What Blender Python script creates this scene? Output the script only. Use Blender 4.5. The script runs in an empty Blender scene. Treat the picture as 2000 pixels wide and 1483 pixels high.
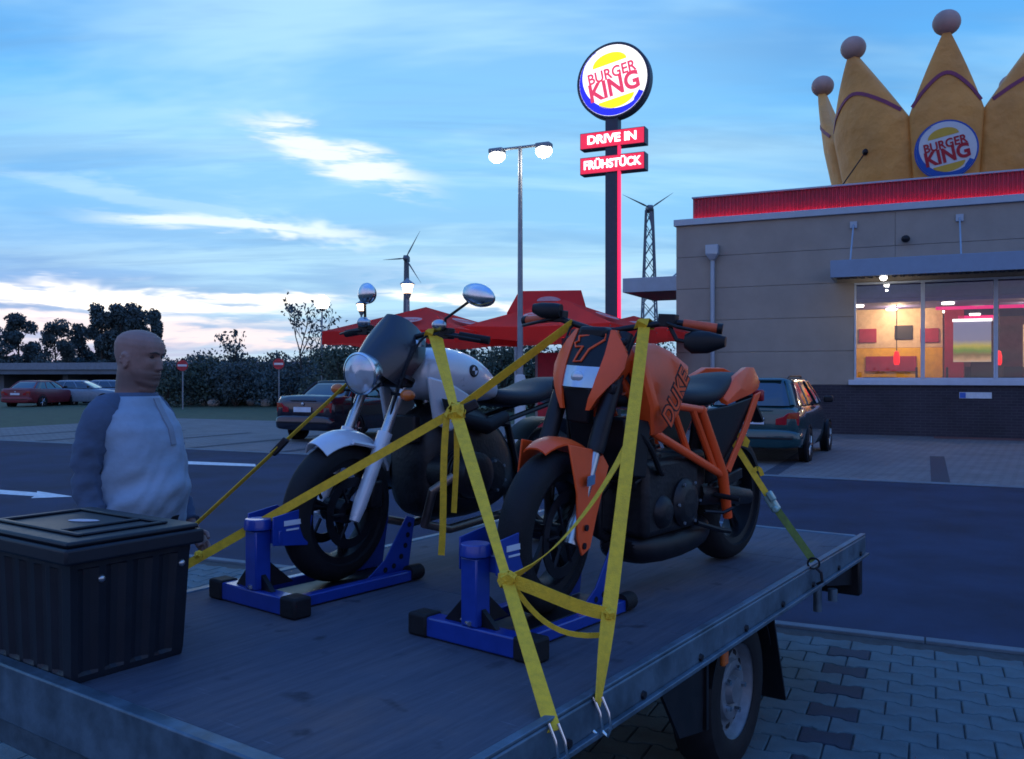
import bpy, bmesh, math, random
from mathutils import Vector, Matrix
random.seed(7)
rad = math.radians
scene = bpy.context.scene
C = scene.collection

# ---------------------------------------------------------------- camera, sky, sun, exposure
F_PX = 1732.0                     # focal length in pixels of the 2000 px wide photograph
CAM_H = 1.6
HORIZON = 735.0
cam_d = bpy.data.cameras.new('camera')
cam = bpy.data.objects.new('camera', cam_d); C.objects.link(cam)
cam_d.sensor_width = 36.0; cam_d.lens = 36.0 * F_PX / 2000.0
cam_d.clip_start = 0.05; cam_d.clip_end = 3000
cam.location = (0, 0, CAM_H)
cam.rotation_euler = (rad(90) - math.atan((741.5 - HORIZON) / F_PX), 0, 0)
scene.camera = cam

SUN_EL, SUN_AZ = 0.5, -28.0       # dusk: sun at the horizon, ahead and to the left
world = bpy.data.worlds.new('World'); scene.world = world; world.use_nodes = True

def build_world():
    nt = world.node_tree; N = nt.nodes; L = nt.links
    N.clear()
    out = N.new('ShaderNodeOutputWorld')
    def math_(op, a, b=None, c=None):
        n = N.new('ShaderNodeMath'); n.operation = op
        for i, x in enumerate((a, b, c)):
            if x is None: continue
            if isinstance(x, (int, float)): n.inputs[i].default_value = x
            else: L.new(x, n.inputs[i])
        return n.outputs[0]
    def ramp(f, stops, interp='EASE'):
        n = N.new('ShaderNodeValToRGB'); n.color_ramp.interpolation = interp
        el = n.color_ramp.elements
        while len(el) < len(stops): el.new(0.5)
        for e, (p, c) in zip(el, stops):
            e.position = p; e.color = (c[0], c[1], c[2], 1) if hasattr(c, '__len__') else (c, c, c, 1)
        L.new(f, n.inputs[0]); return n.outputs[0]
    def mix(f, a, b):
        n = N.new('ShaderNodeMix'); n.data_type = 'RGBA'
        for s, x in ((0, f), (6, a), (7, b)):
            if isinstance(x, (int, float)): n.inputs[s].default_value = x
            elif isinstance(x, tuple): n.inputs[s].default_value = (*x, 1)
            else: L.new(x, n.inputs[s])
        return n.outputs[2]
    def noise(vec, scale, detail, rough, dist=0.0):
        n = N.new('ShaderNodeTexNoise'); n.inputs['Scale'].default_value = scale
        n.inputs['Detail'].default_value = detail; n.inputs['Roughness'].default_value = rough
        n.inputs['Distortion'].default_value = dist
        L.new(vec, n.inputs['Vector']); return n.outputs['Fac']
    def mapping(vec, loc=(0, 0, 0), rot=(0, 0, 0), sc=(1, 1, 1)):
        n = N.new('ShaderNodeMapping'); n.inputs['Location'].default_value = loc
        n.inputs['Rotation'].default_value = rot; n.inputs['Scale'].default_value = sc
        L.new(vec, n.inputs['Vector']); return n.outputs[0]
    tc = N.new('ShaderNodeTexCoord')
    sep = N.new('ShaderNodeSeparateXYZ'); L.new(tc.outputs['Generated'], sep.inputs[0])
    x, y, z = sep.outputs
    # Nishita dusk sky
    sky = N.new('ShaderNodeTexSky'); sky.sky_type = 'NISHITA'; sky.sun_disc = False
    sky.sun_elevation = rad(SUN_EL); sky.sun_rotation = rad(SUN_AZ); sky.altitude = 60
    sky.air_density = 1.0; sky.dust_density = 0.6; sky.ozone_density = 4.0
    # clear evening gradient (elevation) that turns rosy low and deep blue high behind the camera
    grad = ramp(z, [(0.0, (0.40, 0.46, 0.64)), (0.05, (0.24, 0.40, 0.68)), (0.106, (0.17, 0.40, 0.73)), (0.163, (0.17, 0.46, 0.81)),
                    (0.27, (0.135, 0.47, 0.88)), (0.39, (0.085, 0.35, 0.80)), (0.6, (0.070, 0.31, 1.02)), (1.0, (0.05, 0.29, 1.28))], 'LINEAR')
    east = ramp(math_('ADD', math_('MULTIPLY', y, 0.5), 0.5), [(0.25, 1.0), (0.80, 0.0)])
    eastc = ramp(z, [(0.0, (0.62, 0.50, 0.74)), (0.28, (0.46, 0.46, 0.86)), (0.62, (0.11, 0.34, 1.1)), (1.0, (0.05, 0.29, 1.28))], 'LINEAR')   # unseen low sky, rosy tint added to redden camera-facing surfaces; deep blue above
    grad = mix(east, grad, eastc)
    # cloud sheet, projected on a flat layer overhead
    zz = math_('ADD', math_('MAXIMUM', z, 0.0), 0.10)
    comb = N.new('ShaderNodeCombineXYZ'); L.new(math_('DIVIDE', x, zz), comb.inputs[0]); L.new(math_('DIVIDE', y, zz), comb.inputs[1])
    cv = comb.outputs[0]
    c1 = noise(mapping(cv, (2.3, 1.1, 0), (0, 0, rad(-32)), (0.42, 1.0, 1)), 1.15, 5, 0.6, 0.3)
    lightm = ramp(c1, [(0.43, 0.0), (0.64, 1.0)])
    c2 = noise(mapping(cv, (7.3, 4.1, 2.0), (0, 0, rad(-12)), (0.40, 1.3, 1)), 0.9, 4, 0.58, 0.25)
    darkm = ramp(c2, [(0.40, 0.0), (0.62, 1.0)])
    col = mix(math_('MULTIPLY', darkm, 0.5), grad, (0.135, 0.30, 0.56))
    # a pale, thin veil in the west
    dn = N.new('ShaderNodeVectorMath'); dn.operation = 'DOT_PRODUCT'
    L.new(tc.outputs['Generated'], dn.inputs[0]); vd = Vector((-0.07, 0.97, 0.215)).normalized(); dn.inputs[1].default_value = vd
    veil = ramp(dn.outputs['Value'], [(0.90, 0.0), (0.995, 1.0)])
    veil = math_('MULTIPLY', veil, math_('ADD', math_('MULTIPLY', lightm, 0.35), 0.65))
    lm = math_('ADD', math_('MULTIPLY', lightm, 0.36), math_('MULTIPLY', veil, 0.46))
    col = mix(lm, col, (0.46, 0.75, 0.91))
    d4 = noise(mapping(cv, (1.7, 9.1, 4.0), (0, 0, rad(-25)), (0.35, 1.6, 1)), 1.6, 5, 0.62, 0.5)
    col = mix(math_('MULTIPLY', ramp(d4, [(0.48, 0.0), (0.66, 1.0)]), 0.30), col, (0.15, 0.33, 0.58))
    # long breaks in the cloud low over the sunset: (azimuth, width, elevation, height, slope, strength, colour)
    yy = math_('MAXIMUM', y, 0.05)
    A = math_('DIVIDE', x, yy); E = math_('DIVIDE', z, yy)
    w1 = noise(mapping(tc.outputs['Generated'], (0.43, 0.2, 0.017), (0, 0, 0), (2.2, 1.0, 9)), 3.0, 4, 0.6, 0.4)
    w2 = noise(mapping(tc.outputs['Generated'], (3.1, 0.7, 0.5), (0, 0, 0), (3.0, 1.0, 22)), 4.0, 4, 0.62, 0.3)
    wob = math_('MULTIPLY', math_('SUBTRACT', w1, 0.5), 0.075)
    grain = ramp(w2, [(0.34, 0.4), (0.56, 1.0)])
    for a0, da, e0, de, sl, stg, c in ((-0.50, 0.25, 0.089, 0.016, -0.02, 1.0, (1.3, 1.22, 1.1)), (-0.27, 0.07, 0.0905, 0.006, -0.02, 1.0, (1.2, 1.15, 1.05)),
            (-0.31, 0.15, 0.166, 0.011, -0.09, 0.85, (0.85, 0.93, 0.97)), (-0.20, 0.10, 0.252, 0.020, -0.36, 0.85, (0.90, 0.94, 0.99)),
            (-0.06, 0.085, 0.084, 0.008, -0.10, 1.0, (1.25, 1.18, 1.05)), (-0.40, 0.40, 0.046, 0.013, -0.01, 0.85, (0.90, 0.80, 0.82)), (-0.40, 0.25, 0.20, 0.012, -0.2, 0.3, (0.6, 0.8, 0.92)),
            (-0.50, 0.25, 0.066, 0.005, -0.02, 0.6, (1.1, 0.97, 0.90)), (0.05, 0.22, 0.10, 0.03, -0.05, 0.45, (0.55, 0.72, 0.90))):
        ea = math_('SUBTRACT', E, math_('ADD', math_('MULTIPLY', math_('SUBTRACT', A, a0), sl), e0))
        ea = math_('ADD', ea, math_('MULTIPLY', wob, min(1.0, de / 0.012)))
        g = math_('MULTIPLY', ea, ea); g = math_('MULTIPLY', g, -1.0 / (de * de))
        h = math_('SUBTRACT', A, a0); h = math_('MULTIPLY', math_('MULTIPLY', h, h), -1.0 / (da * da))
        m = math_('EXPONENT', math_('ADD', g, h)); m = ramp(math_('MULTIPLY', m, grain), [(0.08, 0.0), (0.72, 1.0)])
        m = math_('MULTIPLY', math_('MULTIPLY', m, stg), math_('GREATER_THAN', y, 0.05))
        col = mix(m, col, c)
    b1 = N.new('ShaderNodeBackground'); L.new(sky.outputs[0], b1.inputs[0]); b1.inputs[1].default_value = 0.04
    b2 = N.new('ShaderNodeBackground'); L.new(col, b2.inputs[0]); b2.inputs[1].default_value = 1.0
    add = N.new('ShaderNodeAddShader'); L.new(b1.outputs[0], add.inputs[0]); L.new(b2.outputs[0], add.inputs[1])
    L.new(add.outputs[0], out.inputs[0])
build_world()

sun_d = bpy.data.lights.new('sun', 'SUN'); sun_d.energy = 0.12; sun_d.angle = rad(25); sun_d.color = (1.0, 0.86, 0.74)
sun = bpy.data.objects.new('sun', sun_d); C.objects.link(sun)
sun.rotation_euler = (rad(90 - 6), 0, rad(180) - rad(SUN_AZ) * 1.0)
sun.location = (-20, 40, 20)
_sd = Vector((math.sin(rad(SUN_AZ)), math.cos(rad(SUN_AZ)), math.tan(rad(6))))
sun.rotation_euler = (-_sd).to_track_quat('-Z', 'Y').to_euler()

vs = scene.view_settings
vs.view_transform = 'Standard'; vs.look = 'None'; vs.gamma = 1.0; vs.exposure = 0.22; vs.use_curve_mapping = False
scene.render.engine = 'CYCLES'
scene.cycles.max_bounces = 5; scene.cycles.diffuse_bounces = 2; scene.cycles.glossy_bounces = 2; scene.cycles.transmission_bounces = 4; scene.cycles.transparent_max_bounces = 8
scene.cycles.sample_clamp_indirect = 4.0
scene.cycles.pixel_filter_type = 'GAUSSIAN'; scene.cycles.filter_width = 1.9
world.cycles.sampling_method = 'MANUAL'; world.cycles.sample_map_resolution = 512

# ---------------------------------------------------------------- frames of reference
T_ANG = rad(35.0)                                   # trailer axis, to the right of straight ahead
tv = Vector((math.sin(T_ANG), math.cos(T_ANG), 0)); nv = Vector((math.cos(T_ANG), -math.sin(T_ANG), 0))
T_ORG = tv * 1.32 + nv * (-3.257)                   # front left corner of the trailer, on the ground
def TW(b, a, z): return T_ORG + nv * b + tv * a + Vector((0, 0, z))
R_ANG = rad(-25.0)
rd = Vector((math.cos(R_ANG), math.sin(R_ANG), 0)); rn = Vector((-math.sin(R_ANG), math.cos(R_ANG), 0))
def RW(s, r, z=0.0): return rd * s + rn * r + Vector((0, 0, z))
def px(u, v, Y):                                    # a pixel's point at depth Y
    return Vector(((u - 1000) / F_PX * Y, Y, CAM_H - (v - HORIZON) / F_PX * Y))
def gnd(u, v, z=0.0):                               # a pixel's point on the level z
    return px(u, v, F_PX * (CAM_H - z) / (v - HORIZON))

# ---------------------------------------------------------------- materials
MATS = {}
def mat(name, col, rough=0.6, metal=0.0, var=0.12, scale=6.0, bump=0.0, bscale=60.0, emit=None, estr=0.0, coat=0.0, spec=0.5, col2=None, detail=5, bdist=0.02):
    if name in MATS: return MATS[name]
    m = bpy.data.materials.new(name); m.use_nodes = True; MATS[name] = m
    nt = m.node_tree; N = nt.nodes; L = nt.links
    bs = N['Principled BSDF']
    bs.inputs['Roughness'].default_value = rough; bs.inputs['Metallic'].default_value = metal
    bs.inputs['Coat Weight'].default_value = coat; bs.inputs['Specular IOR Level'].default_value = spec
    tc = N.new('ShaderNodeTexCoord')
    nz = N.new('ShaderNodeTexNoise'); nz.inputs['Scale'].default_value = scale; nz.inputs['Detail'].default_value = detail
    nz.inputs['Roughness'].default_value = 0.6
    L.new(tc.outputs['Object'], nz.inputs['Vector'])
    cr = N.new('ShaderNodeValToRGB')
    c2 = col2 if col2 else tuple(min(1, c * (1 + var)) for c in col)
    c1 = tuple(c * (1 - var) for c in col)
    cr.color_ramp.elements[0].position = 0.35; cr.color_ramp.elements[1].position = 0.65
    cr.color_ramp.elements[0].color = (*c1, 1); cr.color_ramp.elements[1].color = (*c2, 1)
    L.new(nz.outputs['Fac'], cr.inputs[0]); L.new(cr.outputs[0], bs.inputs['Base Color'])
    mr = N.new('ShaderNodeMapRange'); mr.inputs['To Min'].default_value = max(0.02, rough - 0.1); mr.inputs['To Max'].default_value = min(1, rough + 0.1)
    L.new(nz.outputs['Fac'], mr.inputs['Value']); L.new(mr.outputs[0], bs.inputs['Roughness'])
    if bump:
        nb = N.new('ShaderNodeTexNoise'); nb.inputs['Scale'].default_value = bscale; nb.inputs['Detail'].default_value = 4
        L.new(tc.outputs['Object'], nb.inputs['Vector'])
        b = N.new('ShaderNodeBump'); b.inputs['Strength'].default_value = bump; b.inputs['Distance'].default_value = bdist
        L.new(nb.outputs['Fac'], b.inputs['Height']); L.new(b.outputs[0], bs.inputs['Normal'])
    if emit:
        bs.inputs['Emission Color'].default_value = (*emit, 1); bs.inputs['Emission Strength'].default_value = estr
        if name not in ('led_red', 'neon_pink'): m.cycles.emission_sampling = 'NONE'
    return m
def glass_mat(name, tint=(0.8, 0.9, 1.0), reflect=0.12, rough=0.02):
    m = bpy.data.materials.new(name); m.use_nodes = True; MATS[name] = m
    nt = m.node_tree; N = nt.nodes; L = nt.links
    N.remove(N['Principled BSDF'])
    tr = N.new('ShaderNodeBsdfTransparent'); tr.inputs[0].default_value = (*tint, 1)
    gl = N.new('ShaderNodeBsdfGlossy'); gl.inputs['Roughness'].default_value = rough
    fr = N.new('ShaderNodeFresnel'); fr.inputs[0].default_value = 1.5
    ad = N.new('ShaderNodeMath'); ad.operation = 'ADD'; ad.inputs[1].default_value = reflect; L.new(fr.outputs[0], ad.inputs[0])
    mx = N.new('ShaderNodeMixShader'); L.new(ad.outputs[0], mx.inputs[0]); L.new(tr.outputs[0], mx.inputs[1]); L.new(gl.outputs[0], mx.inputs[2])
    L.new(mx.outputs[0], N['Material Output'].inputs[0])
    return m
def brick_mat(name, c1, c2, mortar, sc, w=0.5, h=0.25, ms=0.02, rough=0.85, bump=0.3, rotx=False):
    m = bpy.data.materials.new(name); m.use_nodes = True; MATS[name] = m
    nt = m.node_tree; N = nt.nodes; L = nt.links; bs = N['Principled BSDF']
    bs.inputs['Roughness'].default_value = rough
    tc = N.new('ShaderNodeTexCoord'); mp = N.new('ShaderNodeMapping')
    if rotx: mp.inputs['Rotation'].default_value = (rad(90), 0, 0)
    L.new(tc.outputs['Object'], mp.inputs[0])
    br = N.new('ShaderNodeTexBrick'); br.inputs['Scale'].default_value = sc
    br.inputs['Color1'].default_value = (*c1, 1); br.inputs['Color2'].default_value = (*c2, 1); br.inputs['Mortar'].default_value = (*mortar, 1)
    br.inputs['Brick Width'].default_value = w; br.inputs['Row Height'].default_value = h; br.inputs['Mortar Size'].default_value = ms
    L.new(mp.outputs[0], br.inputs['Vector'])
    nz = N.new('ShaderNodeTexNoise'); nz.inputs['Scale'].default_value = 1.3; nz.inputs['Detail'].default_value = 6
    L.new(tc.outputs['Object'], nz.inputs['Vector'])
    mx = N.new('ShaderNodeMix'); mx.data_type = 'RGBA'; mx.blend_type = 'MULTIPLY'; mx.inputs[0].default_value = 0.6
    cr = N.new('ShaderNodeValToRGB'); cr.color_ramp.elements[0].position = 0.3; cr.color_ramp.elements[1].position = 0.7
    cr.color_ramp.elements[0].color = (0.6, 0.6, 0.6, 1); cr.color_ramp.elements[1].color = (1.15, 1.15, 1.15, 1)
    L.new(nz.outputs['Fac'], cr.inputs[0]); L.new(br.outputs['Color'], mx.inputs[6]); L.new(cr.outputs[0], mx.inputs[7])
    L.new(mx.outputs[2], bs.inputs['Base Color'])
    b = N.new('ShaderNodeBump'); b.inputs['Strength'].default_value = bump; b.inputs['Distance'].default_value = 0.01; b.invert = True
    L.new(br.outputs['Fac'], b.inputs['Height']); L.new(b.outputs[0], bs.inputs['Normal'])
    return m

# ---------------------------------------------------------------- mesh helpers
class MB:
    def __init__(s): s.v = []; s.f = []
    def add(s, vs, fs):
        o = len(s.v); s.v += [Vector(p) for p in vs]; s.f += [tuple(i + o for i in f) for f in fs]; return s
    def box(s, c, d, rot=None):
        c = Vector(c); h = Vector(d) * 0.5
        vs = [Vector((sx * h.x, sy * h.y, sz * h.z)) for sz in (-1, 1) for sy in (-1, 1) for sx in (-1, 1)]
        if rot is not None: vs = [rot @ p for p in vs]
        return s.add([c + p for p in vs], [(0, 2, 3, 1), (4, 5, 7, 6), (0, 1, 5, 4), (2, 6, 7, 3), (0, 4, 6, 2), (1, 3, 7, 5)])
    def b2(s, lo, hi):
        lo = Vector(lo); hi = Vector(hi); return s.box((lo + hi) / 2, hi - lo)
    def loft(s, rings, cap=True, closed=True):
        n = len(rings[0]); vs = [p for r in rings for p in r]; fs = []
        for i in range(len(rings) - 1):
            for j in range(n if closed else n - 1):
                k = (j + 1) % n
                fs.append((i * n + j, i * n + k, (i + 1) * n + k, (i + 1) * n + j))
        if cap and closed:
            fs.append(tuple(range(n - 1, -1, -1))); fs.append(tuple((len(rings) - 1) * n + j for j in range(n)))
        return s.add(vs, fs)
    def tube(s, pts, r, n=8, cap=True, flat=1.0):
        pts = [Vector(p) for p in pts]
        rs = r if hasattr(r, '__len__') else [r] * len(pts)
        rings = []; up = None
        for i, p in enumerate(pts):
            d = (pts[min(i + 1, len(pts) - 1)] - pts[max(i - 1, 0)]).normalized()
            if up is None:
                up = Vector((0, 0, 1)) if abs(d.z) < 0.9 else Vector((0, 1, 0))
            a = d.cross(up).normalized(); up = a.cross(d).normalized()
            rings.append([p + (a * math.cos(2 * math.pi * j / n) + up * flat * math.sin(2 * math.pi * j / n)) * rs[i] for j in range(n)])
        return s.loft(rings, cap)
    def lathe(s, prof, o=(0, 0, 0), axis=(0, 0, 1), n=24, cap=False, arc=None):
        o = Vector(o); ax = Vector(axis).normalized()
        a = ax.orthogonal().normalized() if arc is None else Vector(arc[2]).normalized(); b = ax.cross(a)
        if arc is None:
            rings = [[o + ax * h + (a * math.cos(2 * math.pi * j / n) + b * math.sin(2 * math.pi * j / n)) * r for j in range(n)] for r, h in prof]
            return s.loft(rings, cap)
        rings = []
        for j in range(n + 1):
            t = arc[0] + (arc[1] - arc[0]) * j / n
            rings.append([o + ax * h + (a * math.cos(t) + b * math.sin(t)) * r for r, h in prof])
        return s.loft(rings, True, True)
    def ell(s, c, r, nu=16, nv=10, rot=None):
        c = Vector(c); rings = []
        for i in range(nv + 1):
            th = math.pi * (i / nv); st = max(math.sin(th), 0.002)
            ring = [Vector((r[0] * st * math.cos(2 * math.pi * j / nu), r[1] * st * math.sin(2 * math.pi * j / nu), -r[2] * math.cos(th))) for j in range(nu)]
            if rot is not None: ring = [rot @ p for p in ring]
            rings.append([c + p for p in ring])
        return s.loft(rings, True)
    def prism(s, poly, vec):
        poly = [Vector(p) for p in poly]; vec = Vector(vec); n = len(poly)
        fs = [tuple(range(n - 1, -1, -1)), tuple(range(n, 2 * n))] + [(i, (i + 1) % n, n + (i + 1) % n, n + i) for i in range(n)]
        return s.add(poly + [p + vec for p in poly], fs)
    def ribbon(s, pts, width, th, side):
        pts = [Vector(p) for p in pts]; n = len(pts)
        sides = side if isinstance(side, list) else [side] * n
        ws = width if hasattr(width, '__len__') else [width] * n
        rings = []
        for i, p in enumerate(pts):
            d = (pts[min(i + 1, n - 1)] - pts[max(i - 1, 0)]).normalized()
            sd = Vector(sides[i]); sd = (sd - d * sd.dot(d)).normalized(); nn = d.cross(sd).normalized()
            w = ws[i] / 2
            rings.append([p + sd * w + nn * th / 2, p - sd * w + nn * th / 2, p - sd * w - nn * th / 2, p + sd * w - nn * th / 2])
        return s.loft(rings, True)
    def xf(s, m):
        s.v = [m @ p for p in s.v]; return s
    def build(s, name, m, parent=None, bevel=0.0, sub=0, sharp=38, smooth=True, seg=2):
        me = bpy.data.meshes.new(name)
        bm = bmesh.new(); vv = [bm.verts.new(p) for p in s.v]
        for f in s.f:
            try: bm.faces.new([vv[i] for i in f])
            except ValueError: pass
        bmesh.ops.recalc_face_normals(bm, faces=bm.faces)
        if smooth:
            lim = rad(sharp)
            for f in bm.faces: f.smooth = True
            for e in bm.edges:
                if len(e.link_faces) == 2 and e.calc_face_angle(0) > lim: e.smooth = False
        bm.to_mesh(me); bm.free()
        me.materials.append(m if not isinstance(m, str) else MATS[m])
        o = bpy.data.objects.new(name, me); C.objects.link(o)
        if parent is not None: o.parent = parent
        if bevel:
            b = o.modifiers.new('bevel', 'BEVEL'); b.width = bevel; b.segments = seg; b.limit_method = 'ANGLE'; b.angle_limit = rad(35)
        if sub:
            q = o.modifiers.new('sub', 'SUBSURF'); q.levels = sub; q.render_levels = sub
        return o
def tag(o, label=None, cat=None, group=None, kind=None):
    if label: o['label'] = label
    if cat: o['category'] = cat
    if group: o['group'] = group
    if kind: o['kind'] = kind
    return o
def empty(name, loc=(0, 0, 0), rz=0.0, label=None, cat=None, group=None):
    o = bpy.data.objects.new(name, None); C.objects.link(o); o.location = loc; o.rotation_euler = (0, 0, rz)
    o.empty_display_size = 0.2
    return tag(o, label, cat, group)
def copy_obj(o, parent=None):
    c = o.copy(); C.objects.link(c); c.parent = parent
    for ch in [q for q in bpy.data.objects if q.parent == o]: copy_obj(ch, c)
    return c
def rring(cx, hw, z0, z1, p=2.6, n=22, y0=0.0):
    """superellipse ring in the plane x = cx"""
    out = []
    for j in range(n):
        t = 2 * math.pi * j / n; c, s_ = math.cos(t), math.sin(t)
        out.append(Vector((cx, y0 + hw * math.copysign(abs(c) ** (2 / p), c), (z0 + z1) / 2 + (z1 - z0) / 2 * math.copysign(abs(s_) ** (2 / p), s_))))
    return out
def text_mb(body, size, depth=0.004, offset=0.0, shear=0.0):
    cu = bpy.data.curves.new('txt', 'FONT'); cu.body = body; cu.size = size; cu.extrude = depth; cu.offset = offset; cu.shear = shear
    cu.align_x = 'CENTER'; cu.align_y = 'CENTER'; cu.resolution_u = 4
    o = bpy.data.objects.new('txt', cu); C.objects.link(o)
    bpy.context.view_layer.update()
    dg = bpy.context.evaluated_depsgraph_get()
    me = bpy.data.meshes.new_from_object(o.evaluated_get(dg))
    mb = MB(); mb.add([v.co.copy() for v in me.vertices], [tuple(p.vertices) for p in me.polygons])
    bpy.data.objects.remove(o); bpy.data.meshes.remove(me); bpy.data.curves.remove(cu)
    return mb
def basis(ex, ey, o=(0, 0, 0)):
    ex = Vector(ex).normalized(); ey = Vector(ey); ey = (ey - ex * ey.dot(ex)).normalized(); ez = ex.cross(ey)
    m = Matrix((ex, ey, ez)).transposed().to_4x4(); m.translation = Vector(o); return m
def bez(p0, p1, p2, p3, n=12):
    p0, p1, p2, p3 = map(Vector, (p0, p1, p2, p3)); out = []
    for i in range(n + 1):
        t = i / n; out.append(p0 * (1 - t) ** 3 + p1 * 3 * t * (1 - t) ** 2 + p2 * 3 * t * t * (1 - t) + p3 * t ** 3)
    return out

# palette
mat('asphalt', (0.021, 0.033, 0.066), 0.9, spec=0.2, var=0.3, scale=0.9, detail=10, bump=0.35, bscale=180)
mat('paver_grey', (0.058, 0.105, 0.125), 0.85, var=0.22, scale=5, bump=0.3, bscale=120)
mat('paver_dark', (0.016, 0.026, 0.045), 0.85, var=0.22, scale=5, bump=0.3, bscale=120)
mat('joint_sand', (0.03, 0.035, 0.04), 0.95, var=0.3, scale=20)
mat('kerb_concrete', (0.10, 0.135, 0.16), 0.85, var=0.15, scale=4, bump=0.2)
mat('ground_soil', (0.06, 0.065, 0.05), 0.95, var=0.3, scale=0.4)
mat('grass', (0.04, 0.06, 0.026), 0.9, var=0.35, scale=2, bump=0.6, bscale=30)
mat('road_paint', (0.55, 0.58, 0.6), 0.7, var=0.2, scale=12)
mat('galvanised', (0.085, 0.14, 0.19), 0.5, 0.55, var=0.3, scale=9, bump=0.05)
def deck_mat():
    m = bpy.data.materials.new('plywood'); m.use_nodes = True; MATS['plywood'] = m
    nt = m.node_tree; N = nt.nodes; L = nt.links; bs = N['Principled BSDF']; bs.inputs['Roughness'].default_value = 0.8; bs.inputs['Specular IOR Level'].default_value = 0.3
    tc = N.new('ShaderNodeTexCoord')
    def nz(sc, mp, det=6, ro=0.6):
        mm = N.new('ShaderNodeMapping'); mm.inputs['Scale'].default_value = mp; L.new(tc.outputs['Object'], mm.inputs[0])
        n = N.new('ShaderNodeTexNoise'); n.inputs['Scale'].default_value = sc; n.inputs['Detail'].default_value = det; n.inputs['Roughness'].default_value = ro; L.new(mm.outputs[0], n.inputs[0]); return n.outputs['Fac']
    def rp(f, st):
        r = N.new('ShaderNodeValToRGB'); el = r.color_ramp.elements
        while len(el) < len(st): el.new(0.5)
        for e, (p, c) in zip(el, st): e.position = p; e.color = (*c, 1)
        L.new(f, r.inputs[0]); return r.outputs[0]
    def mul(a, b, f=1.0):
        x = N.new('ShaderNodeMix'); x.data_type = 'RGBA'; x.blend_type = 'MULTIPLY'; x.inputs[0].default_value = f; L.new(a, x.inputs[6]); L.new(b, x.inputs[7]); return x.outputs[2]
    base = rp(nz(1.4, (1, 1, 1), 8), [(0.33, (0.052, 0.066, 0.098)), (0.55, (0.075, 0.080, 0.105)), (0.70, (0.115, 0.092, 0.098))])
    grain = rp(nz(5, (9, 0.6, 1), 6, 0.7), [(0.3, (0.72, 0.72, 0.74)), (0.7, (1.18, 1.16, 1.14))])
    spots = rp(nz(7, (1, 1, 1), 3, 0.5), [(0.27, (0.35, 0.35, 0.38)), (0.36, (1, 1, 1))])
    scr = rp(nz(14, (0.5, 7, 1), 4, 0.6), [(0.66, (1, 1, 1)), (0.74, (1.7, 1.65, 1.6))])
    L.new(mul(mul(mul(base, grain), spots, 0.8), scr, 0.8), bs.inputs['Base Color'])
    b = N.new('ShaderNodeBump'); b.inputs['Strength'].default_value = 0.3; b.inputs['Distance'].default_value = 0.004; L.new(nz(60, (1, 1, 1), 4), b.inputs['Height']); L.new(b.outputs[0], bs.inputs['Normal'])
deck_mat()
mat('black_rubber', (0.008, 0.0085, 0.011), 0.7, spec=0.3, var=0.25, scale=15, bump=0.2, bscale=200)
mat('black_plastic', (0.007, 0.008, 0.011), 0.45, spec=0.3, var=0.2, scale=12)
mat('tote_plastic', (0.006, 0.010, 0.018), 0.5, spec=0.35, var=0.15, scale=10, bump=0.08, bscale=250)
mat('dark_metal', (0.010, 0.010, 0.014), 0.45, 0.4, var=0.3, scale=14)
mat('engine_metal', (0.013, 0.013, 0.016), 0.45, 0.3, var=0.35, scale=18, bump=0.1)
mat('chrome', (0.62, 0.66, 0.7), 0.2, 1.0, var=0.08, scale=10)
mat('alloy', (0.42, 0.47, 0.52), 0.3, 0.9, var=0.12, scale=14)
mat('silver_paint', (0.56, 0.60, 0.66), 0.3, 0.15, var=0.05, scale=6, coat=0.5)
mat('orange_paint', (0.86, 0.095, 0.016), 0.42, var=0.08, scale=6, coat=0.15, spec=0.35)
mat('orange_rubber', (0.60, 0.09, 0.03), 0.6, var=0.1, scale=20)
mat('orange_lens', (0.50, 0.12, 0.02), 0.25, var=0.05)
mat('red_lens', (0.34, 0.012, 0.02), 0.2, var=0.1)
mat('blue_steel', (0.007, 0.038, 0.27), 0.34, 0.0, var=0.12, scale=10, coat=0.4)
mat('white_label', (0.55, 0.6, 0.68), 0.5, var=0.1)
mat('strap_yellow', (0.72, 0.44, 0.018), 0.75, var=0.12, scale=40, bump=0.3, bscale=220)
mat('strap_green', (0.10, 0.15, 0.02), 0.7, var=0.25, scale=24)
mat('seat_vinyl', (0.013, 0.014, 0.019), 0.55, spec=0.35, var=0.15, scale=10, bump=0.15, bscale=160)
mat('smoke_plastic', (0.018, 0.022, 0.032), 0.3, var=0.1, coat=0.3)
mat('lens_glass', (0.52, 0.57, 0.63), 0.13, 0.45, var=0.06, scale=22)
mat('tape', (0.20, 0.17, 0.17), 0.7, var=0.25, scale=20)

# ================================================================ THE SETTING
def sheet(name, pts, z, m, kind='structure'):
    o = MB().add([Vector((p[0], p[1], z)) for p in pts], [tuple(range(len(pts)))]).build(name, m, smooth=False)
    return tag(o, kind=kind)
def rsheet(name, s0, s1, r0, r1, z, m):
    return sheet(name, [RW(s0, r0), RW(s1, r0), RW(s1, r1), RW(s0, r1)], z, m)
sheet('ground', [(-1500, -1500), (1500, -1500), (1500, 1500), (-1500, 1500)], -0.075, 'ground_soil')
rsheet('road', -90, 90, 5.98, 14.55, 0.0, 'asphalt')
brick_mat('far_paving', (0.15, 0.155, 0.16), (0.12, 0.125, 0.135), (0.07, 0.07, 0.08), 1.0, 0.20, 0.165, 0.012)
brick_mat('red_paving', (0.22, 0.075, 0.07), (0.17, 0.06, 0.06), (0.06, 0.04, 0.04), 1.0, 0.2, 0.1, 0.01)
far_pav = rsheet('parking_pavement', -26, 45, 14.55, 25.2, 0.0, 'far_paving'); 
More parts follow.
